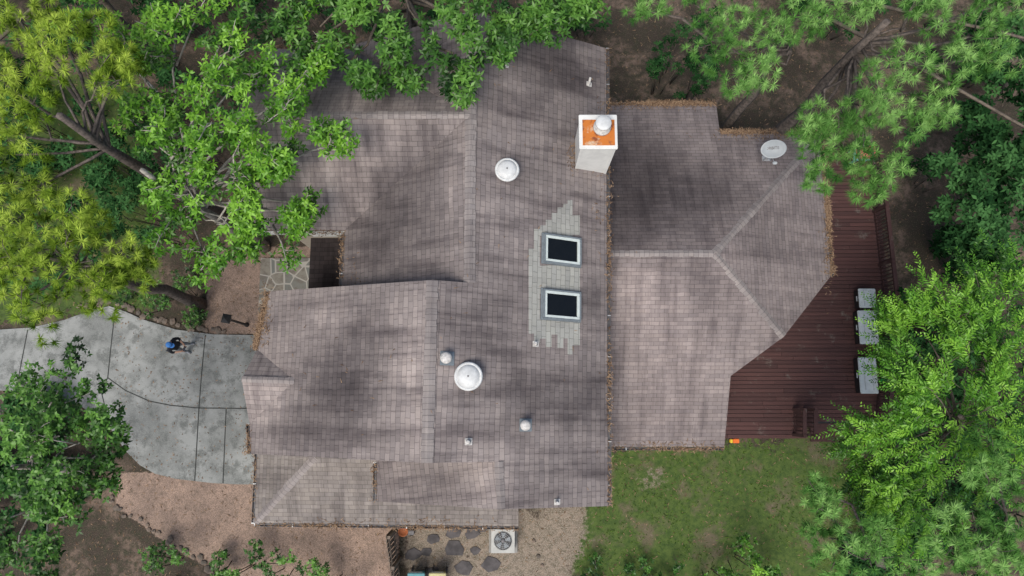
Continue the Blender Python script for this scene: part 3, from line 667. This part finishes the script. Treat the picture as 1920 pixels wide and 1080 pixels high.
# ================= PERSON =================
def person(loc, yaw):
    per = empty('person', loc); per.rotation_euler = (0, 0, yaw)
    J = {}; E = []; Rr = []; Vv = []
    def j(n, co, r, par=None):
        J[n] = len(Vv); Vv.append(co); Rr.append(r)
        if par: E.append((J[par], J[n]))
    j('pel', (0, 0, .95), .145); j('sp', (0, 0, 1.14), .135, 'pel'); j('ch', (.0, 0, 1.36), .155, 'sp'); j('nk', (.03, 0, 1.5), .065, 'ch'); j('hd', (.06, 0, 1.6), .06, 'nk')
    for s, t in ((1, 'L'), (-1, 'R')):
        j('sh'+t, (0, .19*s, 1.40), .075, 'ch'); j('el'+t, (.03, .27*s, 1.13), .05, 'sh'+t); j('wr'+t, (.27, .14*s, 1.12), .032, 'el'+t); j('pa'+t, (.34, .105*s, 1.13), .036, 'wr'+t)
        j('hp'+t, (0, .10*s, .88), .095, 'pel'); j('kn'+t, (.03, .13*s, .50), .068, 'hp'+t); j('an'+t, (-.01, .15*s, .10), .05, 'kn'+t); j('to'+t, (.16, .19*s, .045), .043, 'an'+t)
    def skin(name, Vv, E, Rr, root=0, lv=2):
        me = bpy.data.meshes.new(name); me.from_pydata(Vv, E, []); o = bpy.data.objects.new(name, me); link(o)
        o.modifiers.new('k', 'SKIN'); ss = o.modifiers.new('s', 'SUBSURF'); ss.levels = lv; ss.render_levels = lv
        for i, r in enumerate(Rr): me.skin_vertices[0].data[i].radius = (r, r); 
        me.skin_vertices[0].data[root].use_root = True
        dg = bpy.context.evaluated_depsgraph_get(); dg.update(); m2 = bpy.data.meshes.new_from_object(o.evaluated_get(dg)); bpy.data.objects.remove(o)
        return m2
    M_shirt = plain('navy_shirt', (.015,.017,.025), .85, .3, 20); M_pants = plain('grey_trousers', (.26,.28,.31), .85, .3, 14); M_skin = plain('skin', (.45,.26,.18), .5, .1); M_shoe = plain('shoes', (.35,.35,.36), .7)
    m = skin('body', Vv, E, Rr); 
    for x in (M_shirt, M_pants, M_skin, M_shoe): m.materials.append(x)
    for p in m.polygons:
        c = p.center; k = 0
        if c.z < .98: k = 1
        if c.z < .10: k = 3
        if c.z > 1.5 and abs(c.y) < .1: k = 2
        if c.x > .13 and .95 < c.z < 1.3 and abs(c.y) < .3: k = 2
        p.material_index = k; p.use_smooth = True
    link(bpy.data.objects.new('body', m), per)
    for s in (1, -1):
        for q in range(4):
            y = .105*s; zz_ = 1.155-.02*q; l = [.9, 1, .95, .78][q]
            pts = [(.34, y, zz_), (.385, y-.012*s, zz_-.006), (.40+.01*l, y-.035*s*l, zz_-.01), (.39, y-.06*s*l, zz_-.012)]
            mf = skin('f', pts, [(0, 1), (1, 2), (2, 3)], [.011, .0095, .009, .008], 0, 1); mf.materials.append(M_skin); link(bpy.data.objects.new('finger', mf), per)
        mf = skin('t', [(.33, .09*s, 1.15), (.35, .07*s, 1.175), (.365, .045*s, 1.178)], [(0, 1), (1, 2)], [.013, .011, .009], 0, 1); mf.materials.append(M_skin); link(bpy.data.objects.new('thumb', mf), per)
    box('controller', (.375, 0, 1.145), (.09, .17, .035), M_blk, per, (0, -.3, 0), .01); box('controller_screen', (.40, 0, 1.175), (.09, .15, .012), plain('screen', (.06,.07,.09), .2), per, (0, -.5, 0), .003)
    bm = bmesh.new(); bmesh.ops.create_uvsphere(bm, u_segments=24, v_segments=18, radius=1)
    for v in bm.verts:
        x, y, z = v.co; w = 1-.22*max(0, -z)
        v.co = Vector((x*.098*(w if x < 0 else 1-.1*max(0, -z)), y*.077*w, z*.118))
    me = bpy.data.meshes.new('head'); bm.to_mesh(me); bm.free(); me.shade_smooth(); me.materials.append(M_skin)
    hd = bpy.data.objects.new('head', me); hd.location = (.075, 0, 1.665); hd.rotation_euler = (0, .35, 0); link(hd, per)
    for s in (1, -1):
        lathe('ear', [(.012, -.008), (.026, 0), (.018, .01)], M_skin, hd, 12, (0, .078*s, -.01), (math.pi/2, 0, 0))
        lathe('eye', [(.004, -.004), (.012, 0), (.004, .008)], M_blk, hd, 10, (.09, .03*s, .01), (0, math.pi/2, 0))
    box('nose', (.105, 0, -.018), (.024, .02, .04), M_skin, hd, (0, -.2, 0), .008); box('mouth', (.091, 0, -.055), (.01, .045, .008), plain('lips', (.4,.15,.12), .5), hd, bev=.003)
    lathe('hair', [(.076, -.06), (.088, 0), (.09, .03)], plain('hair', (.04,.025,.015), .8), hd, 20, (-.02, 0, 0))
    M_cap_ = plain('blue_cap', (.06,.24,.62), .7, .1)
    lathe('cap', [(.101, .03), (.102, .06), (.092, .10), (.06, .13), (.01, .14)], M_cap_, hd, 24)
    V = [(.04, -.085, .035), (.04, .085, .035)]; n = 10
    for i in range(n+1):
        a = -1.25+2.5*i/n; V.append((.07+.11*math.cos(a), .09*math.sin(a), .03))
    bo = mesh_obj('cap_brim', V, [(0,)+tuple(range(2, n+3))+(1,)], M_cap_, hd); sf = bo.modifiers.new('s', 'SOLIDIFY'); sf.thickness = .008
person(at(355, 652, .06), math.radians(-20))

# ================= VEGETATION =================
def subclumps(blobs, dens=5.0, flat=.55, srad=(.28, .55)):
    C = []; Rr = []; T = []; B = []
    for bi, (u, v, rp, z) in enumerate(blobs):
        c = np.array(at(u, v, z)); r = rp*(H-z)/F/.98
        n = max(4, int(dens*r*r)); rho = np.sqrt(rng.uniform(0, 1, n))*rng.uniform(.85, 1.12, n); a = rng.uniform(0, 6.283, n)
        h = np.sqrt(np.clip(1-(rho*.9)**2, 0, 1))*r*flat*rng.uniform(-.6, 1, n)
        C.append(np.stack([c[0]+r*rho*np.cos(a), c[1]+r*rho*np.sin(a), c[2]+h], 1)); Rr.append(rng.uniform(srad[0], srad[1], n))
        T.append(np.clip(.40+.42*(h/(r*flat+.01))+rng.normal(0, .13, n), 0, 1)); B.append(np.full(n, bi))  # tint darker low in the crown: depth shade put into leaf colour
    return np.vstack(C), np.concatenate(Rr), np.concatenate(T), np.concatenate(B)
def rhomb(C, yaw, tilt, L, W, roll):
    d = np.stack([np.cos(yaw)*np.cos(tilt), np.sin(yaw)*np.cos(tilt), np.sin(tilt)], 1)
    s = np.stack([-np.sin(yaw)*np.cos(roll), np.cos(yaw)*np.cos(roll), np.sin(roll)], 1)
    L = L[:, None]; W = W[:, None]
    V = np.stack([C, C+d*L*.45+s*W, C+d*L, C+d*L*.45-s*W], 1); V[:, 2, 2] -= .12*L[:, 0]
    return V.reshape(-1, 3)
def leaves(name, sc, per_m2, K, L, W, mat, parent, squash=.6):
    C, Rr, T, _ = sc; reps = np.maximum(6, (per_m2*Rr*Rr*3.1).astype(int)); idx = np.repeat(np.arange(len(C)), reps); n = len(idx)
    d = rng.normal(size=(n, 3)); d /= np.linalg.norm(d, axis=1)[:, None]; rr = rng.uniform(.25, 1, n)**.6
    P = C[idx]+d*(rr*Rr[idx])[:, None]*np.array([1, 1, squash])
    t0 = T[idx]+.2*d[:, 2]+rng.normal(0, .10, n)  # clump undersides tinted darker, shade painted into the leaves
    P = np.repeat(P, K, 0); t = np.repeat(t0, K)+rng.normal(0, .10, n*K)
    yaw = (np.tile(np.arange(K)*2*math.pi/K, n)+np.repeat(rng.uniform(0, 6.28, n), K)+rng.normal(0, .25, n*K))
    V = rhomb(P, yaw, rng.normal(.05, .38, n*K), L*rng.uniform(.7, 1.2, n*K), W*rng.uniform(.8, 1.2, n*K), rng.normal(0, .45, n*K))
    return fast_mesh(name, V, np.arange(4*n*K).reshape(-1, 4), mat, parent, t)
def pinetufts(name, sc, per_m2, K, L, W, mat, parent):
    C, Rr, T, _ = sc; reps = np.maximum(3, (per_m2*Rr*Rr*3.1).astype(int)); idx = np.repeat(np.arange(len(C)), reps); n = len(idx)
    d = rng.normal(size=(n, 3)); d[:, 2] = np.abs(d[:, 2])*.9-.15; d /= np.linalg.norm(d, axis=1)[:, None]
    P = C[idx]+d*(rng.uniform(.7, 1.05, n)*Rr[idx])[:, None]*np.array([1, 1, .8]); t0 = T[idx]+rng.normal(-.08, .13, n)+.2*d[:, 2]  # upper tufts tinted brighter, shading painted into the needles
    ax = d*np.array([1, 1, .6])+np.array([0, 0, .45]); ax /= np.linalg.norm(ax, axis=1)[:, None]
    P = np.repeat(P, K, 0); ax = np.repeat(ax, K, 0); m = n*K
    q = rng.normal(size=(m, 3)); q /= np.linalg.norm(q, axis=1)[:, None]; dd = q+ax*rng.uniform(.25, 1.0, m)[:, None]; dd /= np.linalg.norm(dd, axis=1)[:, None]
    l = (L*rng.uniform(.75, 1.1, m))[:, None]; s = np.cross(dd, np.array([.1, .2, .97])); s /= np.linalg.norm(s, axis=1)[:, None]+1e-6
    V = np.stack([P-s*W, P+s*W, P+dd*l-np.array([0, 0, .12])*l], 1).reshape(-1, 3)
    return fast_mesh(name, V, np.arange(3*m).reshape(-1, 3), mat, parent, np.repeat(t0, K)+rng.normal(0, .08, m)+.3*dd[:, 2])
def fronds(name, sc, per_m2, mat, parent, centre, LL=.85, K=20):
    C, Rr, T, _ = sc; reps = np.maximum(2, (per_m2*Rr*Rr*3.1).astype(int)); idx = np.repeat(np.arange(len(C)), reps); n = len(idx)
    d = rng.normal(size=(n, 3)); P = C[idx]+d*.4*Rr[idx][:, None]
    out = P-np.array(centre); yaw0 = np.arctan2(out[:, 1], out[:, 0])+rng.normal(0, .6, n); til = rng.normal(.15, .3, n); ln = LL*rng.uniform(.5, 1.15, n)
    k = np.tile(np.arange(K), n)/K; yawr = np.repeat(yaw0, K); lr = np.repeat(ln, K); tr = np.repeat(til, K)
    B = np.repeat(P, K, 0)+np.stack([np.cos(yawr)*np.cos(tr), np.sin(yawr)*np.cos(tr), np.sin(tr)], 1)*(k*lr)[:, None]; B[:, 2] -= .25*lr*k*k
    side = np.where(np.tile(np.arange(K), n) % 2 == 0, 1, -1); m = n*K
    V = rhomb(B, yawr+side*rng.normal(.85, .2, m), rng.normal(.05, .3, m), .17*(1.1-.7*k)*rng.uniform(.8, 1.2, m), np.full(m, .021), rng.normal(0, .4, m))
    return fast_mesh(name, V, np.arange(4*m).reshape(-1, 4), mat, parent, np.repeat(T[idx]+rng.normal(-.1, .17, n)+.14*d[:, 2], K)+.2*k+rng.normal(0, .07, m))
def skeleton(parent, base, top, r0, sc, blobs, mat, twig=.6, twr=.018, rise=.55, limb=1.0):
    C, Rr, T, B = sc; base = Vector(base); top = Vector(top); lines = []
    pts = [base.lerp(top, k/6)+Vector((random.gauss(0, .06), random.gauss(0, .06), 0))*(0 < k < 6) for k in range(7)]
    lines.append((pts, [r0*(1.25 if k == 0 else 1-.11*k) for k in range(7)]))
    for bi, (u, v, rp, z) in enumerate(blobs):
        c = at(u, v, z-.35); f = random.uniform(rise, .95); zst = min(base.z+(top.z-base.z)*f, c.z-.4); f = (zst-base.z)/(top.z-base.z)
        s = base.lerp(top, max(.1, f)); m = s.lerp(c, .5)+Vector((random.gauss(0, .2), random.gauss(0, .2), .0)); rr = min(r0*.3, .02+.007*(c-s).length)*limb
        lines.append(([s, s.lerp(m, .5)+Vector((random.gauss(0, .08), random.gauss(0, .08), .05)), m, m.lerp(c, .5)+Vector((random.gauss(0, .12), random.gauss(0, .12), 0)), c], [rr*1.3, rr*1.1, rr, rr*.8, rr*.55]))
        for i in np.where(B == bi)[0]:
            if random.random() < twig:
                e = Vector(C[i])+Vector((0, 0, Rr[i]*.5)); st = m.lerp(c, random.uniform(.5, 1)); mm = st.lerp(e, .55)+Vector((random.gauss(0, .1), random.gauss(0, .1), random.uniform(-.05, .12)))
                lines.append(([st, mm, e, e+(e-mm)*.35+Vector((random.gauss(0, .05), random.gauss(0, .05), 0))], [twr*1.6, twr, twr*.6, twr*.2]))
                for _ in range(2):
                    q = mm.lerp(e, random.uniform(.2, .9)); ee_ = q+Vector((random.gauss(0, .16), random.gauss(0, .16), random.uniform(.02, .14)))
                    lines.append(([q, q.lerp(ee_, .5)+Vector((random.gauss(0, .03), random.gauss(0, .03), 0)), ee_], [twr*.6, twr*.45, twr*.15]))
    tubes('trunk_and_limbs', lines, mat, parent, 5)
def tree(name, kind, blobs, basepx, r0, mat_leaf, mat_bark, dens=5, base=None, **k):
    bx = at(*basepx) if base is None else Vector(base); e = empty(name, (0, 0, 0)); 
    sc = subclumps(blobs, dens, k.get('flat', .55), k.get('srad', (.28, .55)))
    top = Vector(k.get('top', (bx.x, bx.y, 0))); top.z = max(b[3] for b in blobs)-.1
    skeleton(e, (bx.x, bx.y, -.05), top, r0, sc, blobs, mat_bark, k.get('twig', .5), k.get('twr', .016), k.get('rise', .55), k.get('limb', 1.0))
    if kind == 'leaf': leaves('foliage', sc, k.get('pm', 60), k.get('K', 5), k.get('L', .16), k.get('W', .031), mat_leaf, e)
    elif kind == 'pine': pinetufts('foliage', sc, k.get('pm', 21), k.get('K', 44), k.get('L', .22), k.get('W', .0095), mat_leaf, e)
    else: fronds('foliage', sc, k.get('pm', 20), mat_leaf, e, k.get('top', top))
    return e
PS = (.26, .46)
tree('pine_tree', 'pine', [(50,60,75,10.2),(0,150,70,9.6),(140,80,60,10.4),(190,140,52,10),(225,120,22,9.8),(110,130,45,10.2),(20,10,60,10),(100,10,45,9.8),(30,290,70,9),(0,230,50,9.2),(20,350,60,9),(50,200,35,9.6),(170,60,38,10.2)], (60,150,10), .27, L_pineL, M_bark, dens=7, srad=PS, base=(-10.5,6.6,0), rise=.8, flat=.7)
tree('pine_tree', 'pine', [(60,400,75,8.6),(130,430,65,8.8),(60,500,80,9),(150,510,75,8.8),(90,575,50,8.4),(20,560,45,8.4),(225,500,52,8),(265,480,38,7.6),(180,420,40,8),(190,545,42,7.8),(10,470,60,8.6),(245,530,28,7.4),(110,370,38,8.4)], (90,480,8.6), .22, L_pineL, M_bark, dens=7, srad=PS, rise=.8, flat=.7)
tree('broadleaf_tree', 'leaf', [(330,60,85,8.6),(430,50,65,8.4),(400,140,70,8.8),(300,180,65,8),(240,220,45,7.4),(330,250,70,8.4),(420,230,75,8.9),(500,200,65,8.8),(560,150,50,8.6),(620,110,40,8.4),(600,225,55,8.5),(648,268,34,8.3),(520,280,60,8.4),(440,320,75,8.4),(350,340,65,8),(330,410,55,7.6),(420,420,75,7.8),(500,390,60,7.8),(545,435,48,7.4),(470,465,42,7.2),(380,480,32,7),(265,130,50,7.6),(220,60,55,7.4),(572,395,28,7.4),(570,60,50,8),(480,120,50,8.3),(500,330,45,8),(150,20,50,7.4)],
     (0,0), .2, L_bright, M_bark2, dens=8.2, base=(-9.3, 5.8, 0), pm=48, twig=.42, twr=.021, limb=.7, srad=(.24,.5), flat=.7)
tree('sweetgum_tree', 'leaf', [(520,20,70,8),(600,50,70,8.2),(560,90,35,8),(690,30,70,8.4),(720,110,60,8.4),(745,150,34,8.3),(790,50,70,8.6),(850,100,58,8.6),(868,152,38,8.4),(900,40,70,8.6),(932,95,38,8.3),(650,120,42,8.1),(690,155,22,8.1)], (0,0), .22, L_mid, M_barkd, dens=8, base=(-3.2, 12.2, 0), L=.19, W=.033, pm=42, K=6, twig=.15, srad=(.24,.5), flat=.7)
tree('sweetgum_tree', 'leaf', [(980,20,55,8),(1040,15,50,8),(1090,20,38,7.8),(1120,0,40,7.6),(960,55,32,8),(1010,42,28,7.8),(1000,-40,80,8)], (0,0), .2, L_mid, M_barkd, dens=8, base=(.8, 13, 0), L=.19, W=.033, pm=42, K=6, twig=.15, srad=(.24,.5))
tree('oak_tree', 'leaf', [(60,735,40,7),(130,700,42,7.2),(140,760,60,7.4),(60,800,70,7.6),(185,800,42,7),(150,830,70,7.8),(60,870,90,8),(190,875,38,7.2),(130,930,60,7.4),(50,970,80,7.4),(30,1050,80,7),(80,1050,45,6.6),(0,760,50,6.8),(210,830,28,6.8)], (150,880,0), .2, L_mid, M_bark2, dens=8, L=.13, W=.034, pm=52, K=5, twig=.28, top=at(70,870,7), limb=.7, srad=(.24,.5), flat=.7)
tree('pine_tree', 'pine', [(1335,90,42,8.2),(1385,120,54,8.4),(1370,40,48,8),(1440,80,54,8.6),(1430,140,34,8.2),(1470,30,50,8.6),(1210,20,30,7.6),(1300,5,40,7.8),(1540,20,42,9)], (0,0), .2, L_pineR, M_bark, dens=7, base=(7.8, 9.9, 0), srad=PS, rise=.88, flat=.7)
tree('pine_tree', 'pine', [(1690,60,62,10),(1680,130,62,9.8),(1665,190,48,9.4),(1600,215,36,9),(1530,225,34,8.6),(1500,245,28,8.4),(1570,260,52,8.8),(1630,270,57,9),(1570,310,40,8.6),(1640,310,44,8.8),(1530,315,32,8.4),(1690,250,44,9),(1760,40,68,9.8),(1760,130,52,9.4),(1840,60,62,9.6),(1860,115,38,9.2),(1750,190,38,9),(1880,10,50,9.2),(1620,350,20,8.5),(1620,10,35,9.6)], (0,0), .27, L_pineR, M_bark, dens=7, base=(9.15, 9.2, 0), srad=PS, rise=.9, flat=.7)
tree('magnolia_tree', 'leaf', [(1790,340,55,4),(1860,330,70,4.6),(1900,400,70,5),(1830,410,65,4.6),(1780,420,45,4),(1880,470,60,4.4),(1800,475,42,3.6),(1910,290,60,4.4)], (1850,420,0), .15, L_dark, M_barkd, dens=8, L=.2, W=.045, pm=46, twig=.1, top=at(1850,400,4.5))
tree('magnolia_tree', 'leaf', [(1880,200,80,4),(1830,250,50,3.6),(1900,120,80,4),(1860,160,50,3.6),(1900,20,80,4)], (1890,160,0), .15, L_dark, M_barkd, dens=6, L=.2, W=.045, pm=46, twig=.1, top=at(1890,140,4))
tree('elm_tree', 'frond', [(1685,620,24,5.6),(1730,620,50,6),(1790,580,60,6.2),(1860,570,60,6.2),(1900,630,60,6),(1820,650,65,6.6),(1740,700,65,6.8),(1690,690,30,6),(1695,780,62,6.6),(1780,780,80,7),(1870,740,75,6.8),(1640,800,35,5.8),(1600,835,28,5.4),(1670,860,65,6.2),(1760,870,75,6.4),(1850,840,65,6.4),(1600,890,38,5.4),(1700,940,55,5.8),(1760,950,45,5.6),(1890,525,35,5.8),(1635,930,36,5.4)], (1790,820,0), .2, L_feath, M_barkd, dens=8.5, twig=.25, pm=18, top=at(1770,780,6.2), limb=.6)
tree('pine_tree', 'pine', [(1540,960,38,6.6),(1570,1010,48,6.8),(1620,1050,50,7),(1525,920,22,6.4),(1700,1040,50,7.2),(1660,1000,38,7)], (1660,1060,0), .18, L_pineR, M_bark, dens=7, srad=PS, top=at(1620,1020,7))
tree('pine_tree', 'pine', [(1850,920,60,8),(1890,860,40,8),(1800,1000,50,7.8),(1860,1010,70,8.4),(1910,960,60,8.2),(1780,1060,50,7.6),(1880,1070,60,8)], (1860,1030,0), .2, L_pineR, M_bark, dens=7, srad=PS, top=at(1870,980,8))
tree('broadleaf_tree', 'leaf', [(120,-120,120,7),(-60,-80,120,7),(300,-110,110,7),(-120,200,120,7),(480,-110,110,7)], (100,-80,7), .2, L_mid, M_barkd, dens=2.4, pm=36)
tree('broadleaf_tree', 'leaf', [(1300,-110,90,7),(1500,-120,110,7),(1700,-110,110,7),(2030,100,110,6),(2030,300,110,6)], (1600,-100,7), .2, L_mid, M_barkd, dens=2.4, pm=36)
def shrub(name, blobs, mat, dens=6, pm=60, L=.14, W=.03, K=5, **k):
    e = empty(name); sc = subclumps(blobs, dens, .7, (.2, .4)); lines = []
    C, Rr, T, B = sc
    for i in range(len(C)):
        q = at(*blobs[B[i]][:2], blobs[B[i]][3]); p = Vector((q.x, q.y, 0)).lerp(Vector((C[i][0], C[i][1], 0)), .4)
        lines.append(([p, p.lerp(Vector(C[i]), .6)+Vector((0, 0, .1)), Vector(C[i])], [.02, .013, .006]))
    tubes('stems', lines, M_barkd, e, 4); leaves('foliage', sc, pm, K, L, W, mat, e)
shrub('evergreen_shrub', [(220,320,55,2.2),(280,300,50,2.5),(250,380,55,2.4),(300,430,40,2),(200,400,40,1.6),(310,350,40,2.2),(200,290,40,1.8)], L_dark, L=.18, dens=8)
shrub('azalea_shrub', [(345,510,35,1.0),(350,560,30,.8),(310,540,35,.9),(280,570,25,.7),(240,555,25,.6),(365,590,16,.4)], L_mid, L=.09, W=.022, dens=8)
shrub('evergreen_shrub', [(1275,90,50,2.4),(1300,150,45,2.2),(1250,140,35,1.8),(1330,110,40,2.2),(1320,60,40,2.2)], L_dark, L=.14, dens=9)
shrub('garden_shrub', [(300,1075,50,1),(380,1085,40,.8),(460,1070,45,1.2),(520,1080,45,1.2),(580,1085,35,1),(640,1090,30,.8),(420,1050,20,.6)], L_mid, L=.12, dens=8)
shrub('garden_shrub', [(1400,1060,40,1.6),(1350,1085,35,1.3),(1440,1085,40,1.5)], L_bright, L=.12, dens=8)
shrub('garden_shrub', [(1120,1090,35,.5),(1200,1085,40,.6),(1280,1095,40,.6)], L_mid, L=.12)
LK = dict(L=.20, W=.045, K=4)
shrub('undergrowth', [(x+random.uniform(-30, 30), y+random.uniform(-25, 25), random.uniform(40, 62), random.uniform(.6, 1.8)) for x in range(-60, 480, 75) for y in range(-80, 310, 62)], L_dark, dens=5, pm=36, **LK)
shrub('undergrowth', [(x+random.uniform(-25, 25), y+random.uniform(-20, 20), random.uniform(30, 50), random.uniform(.4, 1.4)) for x in (-60, 20, 100, 170) for y in range(300, 570, 70)], L_dark, dens=5, pm=34, **LK)
shrub('undergrowth', [(x+random.uniform(-30, 30), y, random.uniform(30, 55), random.uniform(.6, 1.8)) for x in range(520, 1130, 80) for y in (-40, 10, 50)], L_dark, dens=5, pm=36, **LK)
shrub('undergrowth', [(random.uniform(1690, 1950), random.uniform(540, 1100), random.uniform(35, 60), random.uniform(.5, 1.8)) for _ in range(50)], L_dark, dens=5, pm=36, **LK)
shrub('undergrowth', [(random.uniform(1480, 1900), random.uniform(-60, 30), random.uniform(30, 50), random.uniform(.5, 1.6)) for _ in range(14)], L_dark, dens=5, pm=36, **LK)
shrub('undergrowth', [(random.uniform(1740, 1940), random.uniform(40, 520), random.uniform(30, 50), random.uniform(.5, 1.6)) for _ in range(20)], L_dark, dens=5, pm=36, **LK)
shrub('undergrowth', [(random.uniform(1600, 1720), random.uniform(880, 1100), random.uniform(30, 50), random.uniform(.3, 1.0)) for _ in range(20)], L_dark, dens=5, pm=36, **LK)
shrub('undergrowth', [(random.uniform(-40, 130), random.uniform(760, 1080), random.uniform(30, 50), random.uniform(.3, 1.2)) for _ in range(28)], L_dark, dens=5, pm=36, **LK)

def scatter(maskA, n, thr=.35):
    i = rng.integers(0, ny-1, n*3); j = rng.integers(0, nx-1, n*3); ok = (maskA[i, j] > thr+rng.uniform(-.3, .3, n*3)); i, j = i[ok][:n], j[ok][:n]
    dx = GX[1]-GX[0]; dy = GY[1]-GY[0]
    return np.stack([GX[j]+rng.uniform(0, dx, len(j)), GY[i]+rng.uniform(0, dy, len(i)), np.zeros(len(i))], 1)
P = scatter(mg*(1-md*.9), 60000); cl = np.sin(P[:, 0]*1.3+1)*np.cos(P[:, 1]*1.7)+.6*np.sin(P[:, 0]*3.1+P[:, 1]*2.3)+.5*np.sin(P[:, 0]*6.1-P[:, 1]*5.3)
P = P[rng.uniform(-1.3, .8, len(P)) < cl+.1]; n = len(P)
V = rhomb(P, rng.uniform(0, 6.28, n), rng.uniform(.2, 1.2, n), rng.uniform(.05, .16, n), np.full(n, .013), rng.normal(0, .4, n))
fast_mesh('grass', V, np.arange(4*n).reshape(-1, 4), L_grass, None, .4+.3*np.sin(P[:, 0]*1.1)*np.sin(P[:, 1]*1.4)+rng.normal(0, .2, n))
P = np.stack([rng.uniform(-18, 18, 14000), rng.uniform(-10, 18, 14000), np.full(14000, .015)], 1)
U_, V_ = proj(P[:, 0], P[:, 1]); P = P[~pip(U_, V_, DR)]
needles_flat('leaf_litter', P, .12, .014, L_litter)
P = np.array([tuple(at(random.uniform(215, 475), random.uniform(590, 900), .068)) for _ in range(420)]); U_, V_ = proj(P[:, 0], P[:, 1])
needles_flat('fallen_leaves', P[pip(U_, V_, DR)], .08, .02, L_litter)

# ================= CAMERA / LIGHT =================
cam = bpy.data.cameras.new('camera'); co = bpy.data.objects.new('camera', cam); link(co); co.location = (0, 0, H); co.rotation_euler = (TH, 0, 0)
cam.sensor_width = 36; cam.lens = F*36/1920; cam.clip_end = 2000; S.camera = co
el = math.radians(60); az = math.radians(205)
w = bpy.data.worlds.new('World'); S.world = w; w.use_nodes = True; nt = w.node_tree
sk = nt.nodes.new('ShaderNodeTexSky'); sk.sky_type = 'NISHITA'; sk.sun_disc = False; sk.sun_elevation = el; sk.sun_rotation = az
sk.air_density = 1.2; sk.dust_density = 4.0; sk.ozone_density = 1.0
bg = nt.nodes['Background']; nt.links.new(sk.outputs[0], bg.inputs[0]); bg.inputs[1].default_value = .14
sl = bpy.data.lights.new('sun', 'SUN'); sl.energy = 2.5; sl.angle = math.radians(30); sl.color = (1, .98, .93)
so = bpy.data.objects.new('sun', sl); link(so)
dv_ = Vector((math.sin(az)*math.cos(el), math.cos(az)*math.cos(el), math.sin(el))); so.rotation_euler = dv_.to_track_quat('Z', 'Y').to_euler()
S.view_settings.view_transform = 'Standard'; S.view_settings.look = 'None'; S.view_settings.exposure = 0
print('TRIS', sum(len(o.data.polygons) for o in bpy.data.objects if o.type == 'MESH'))
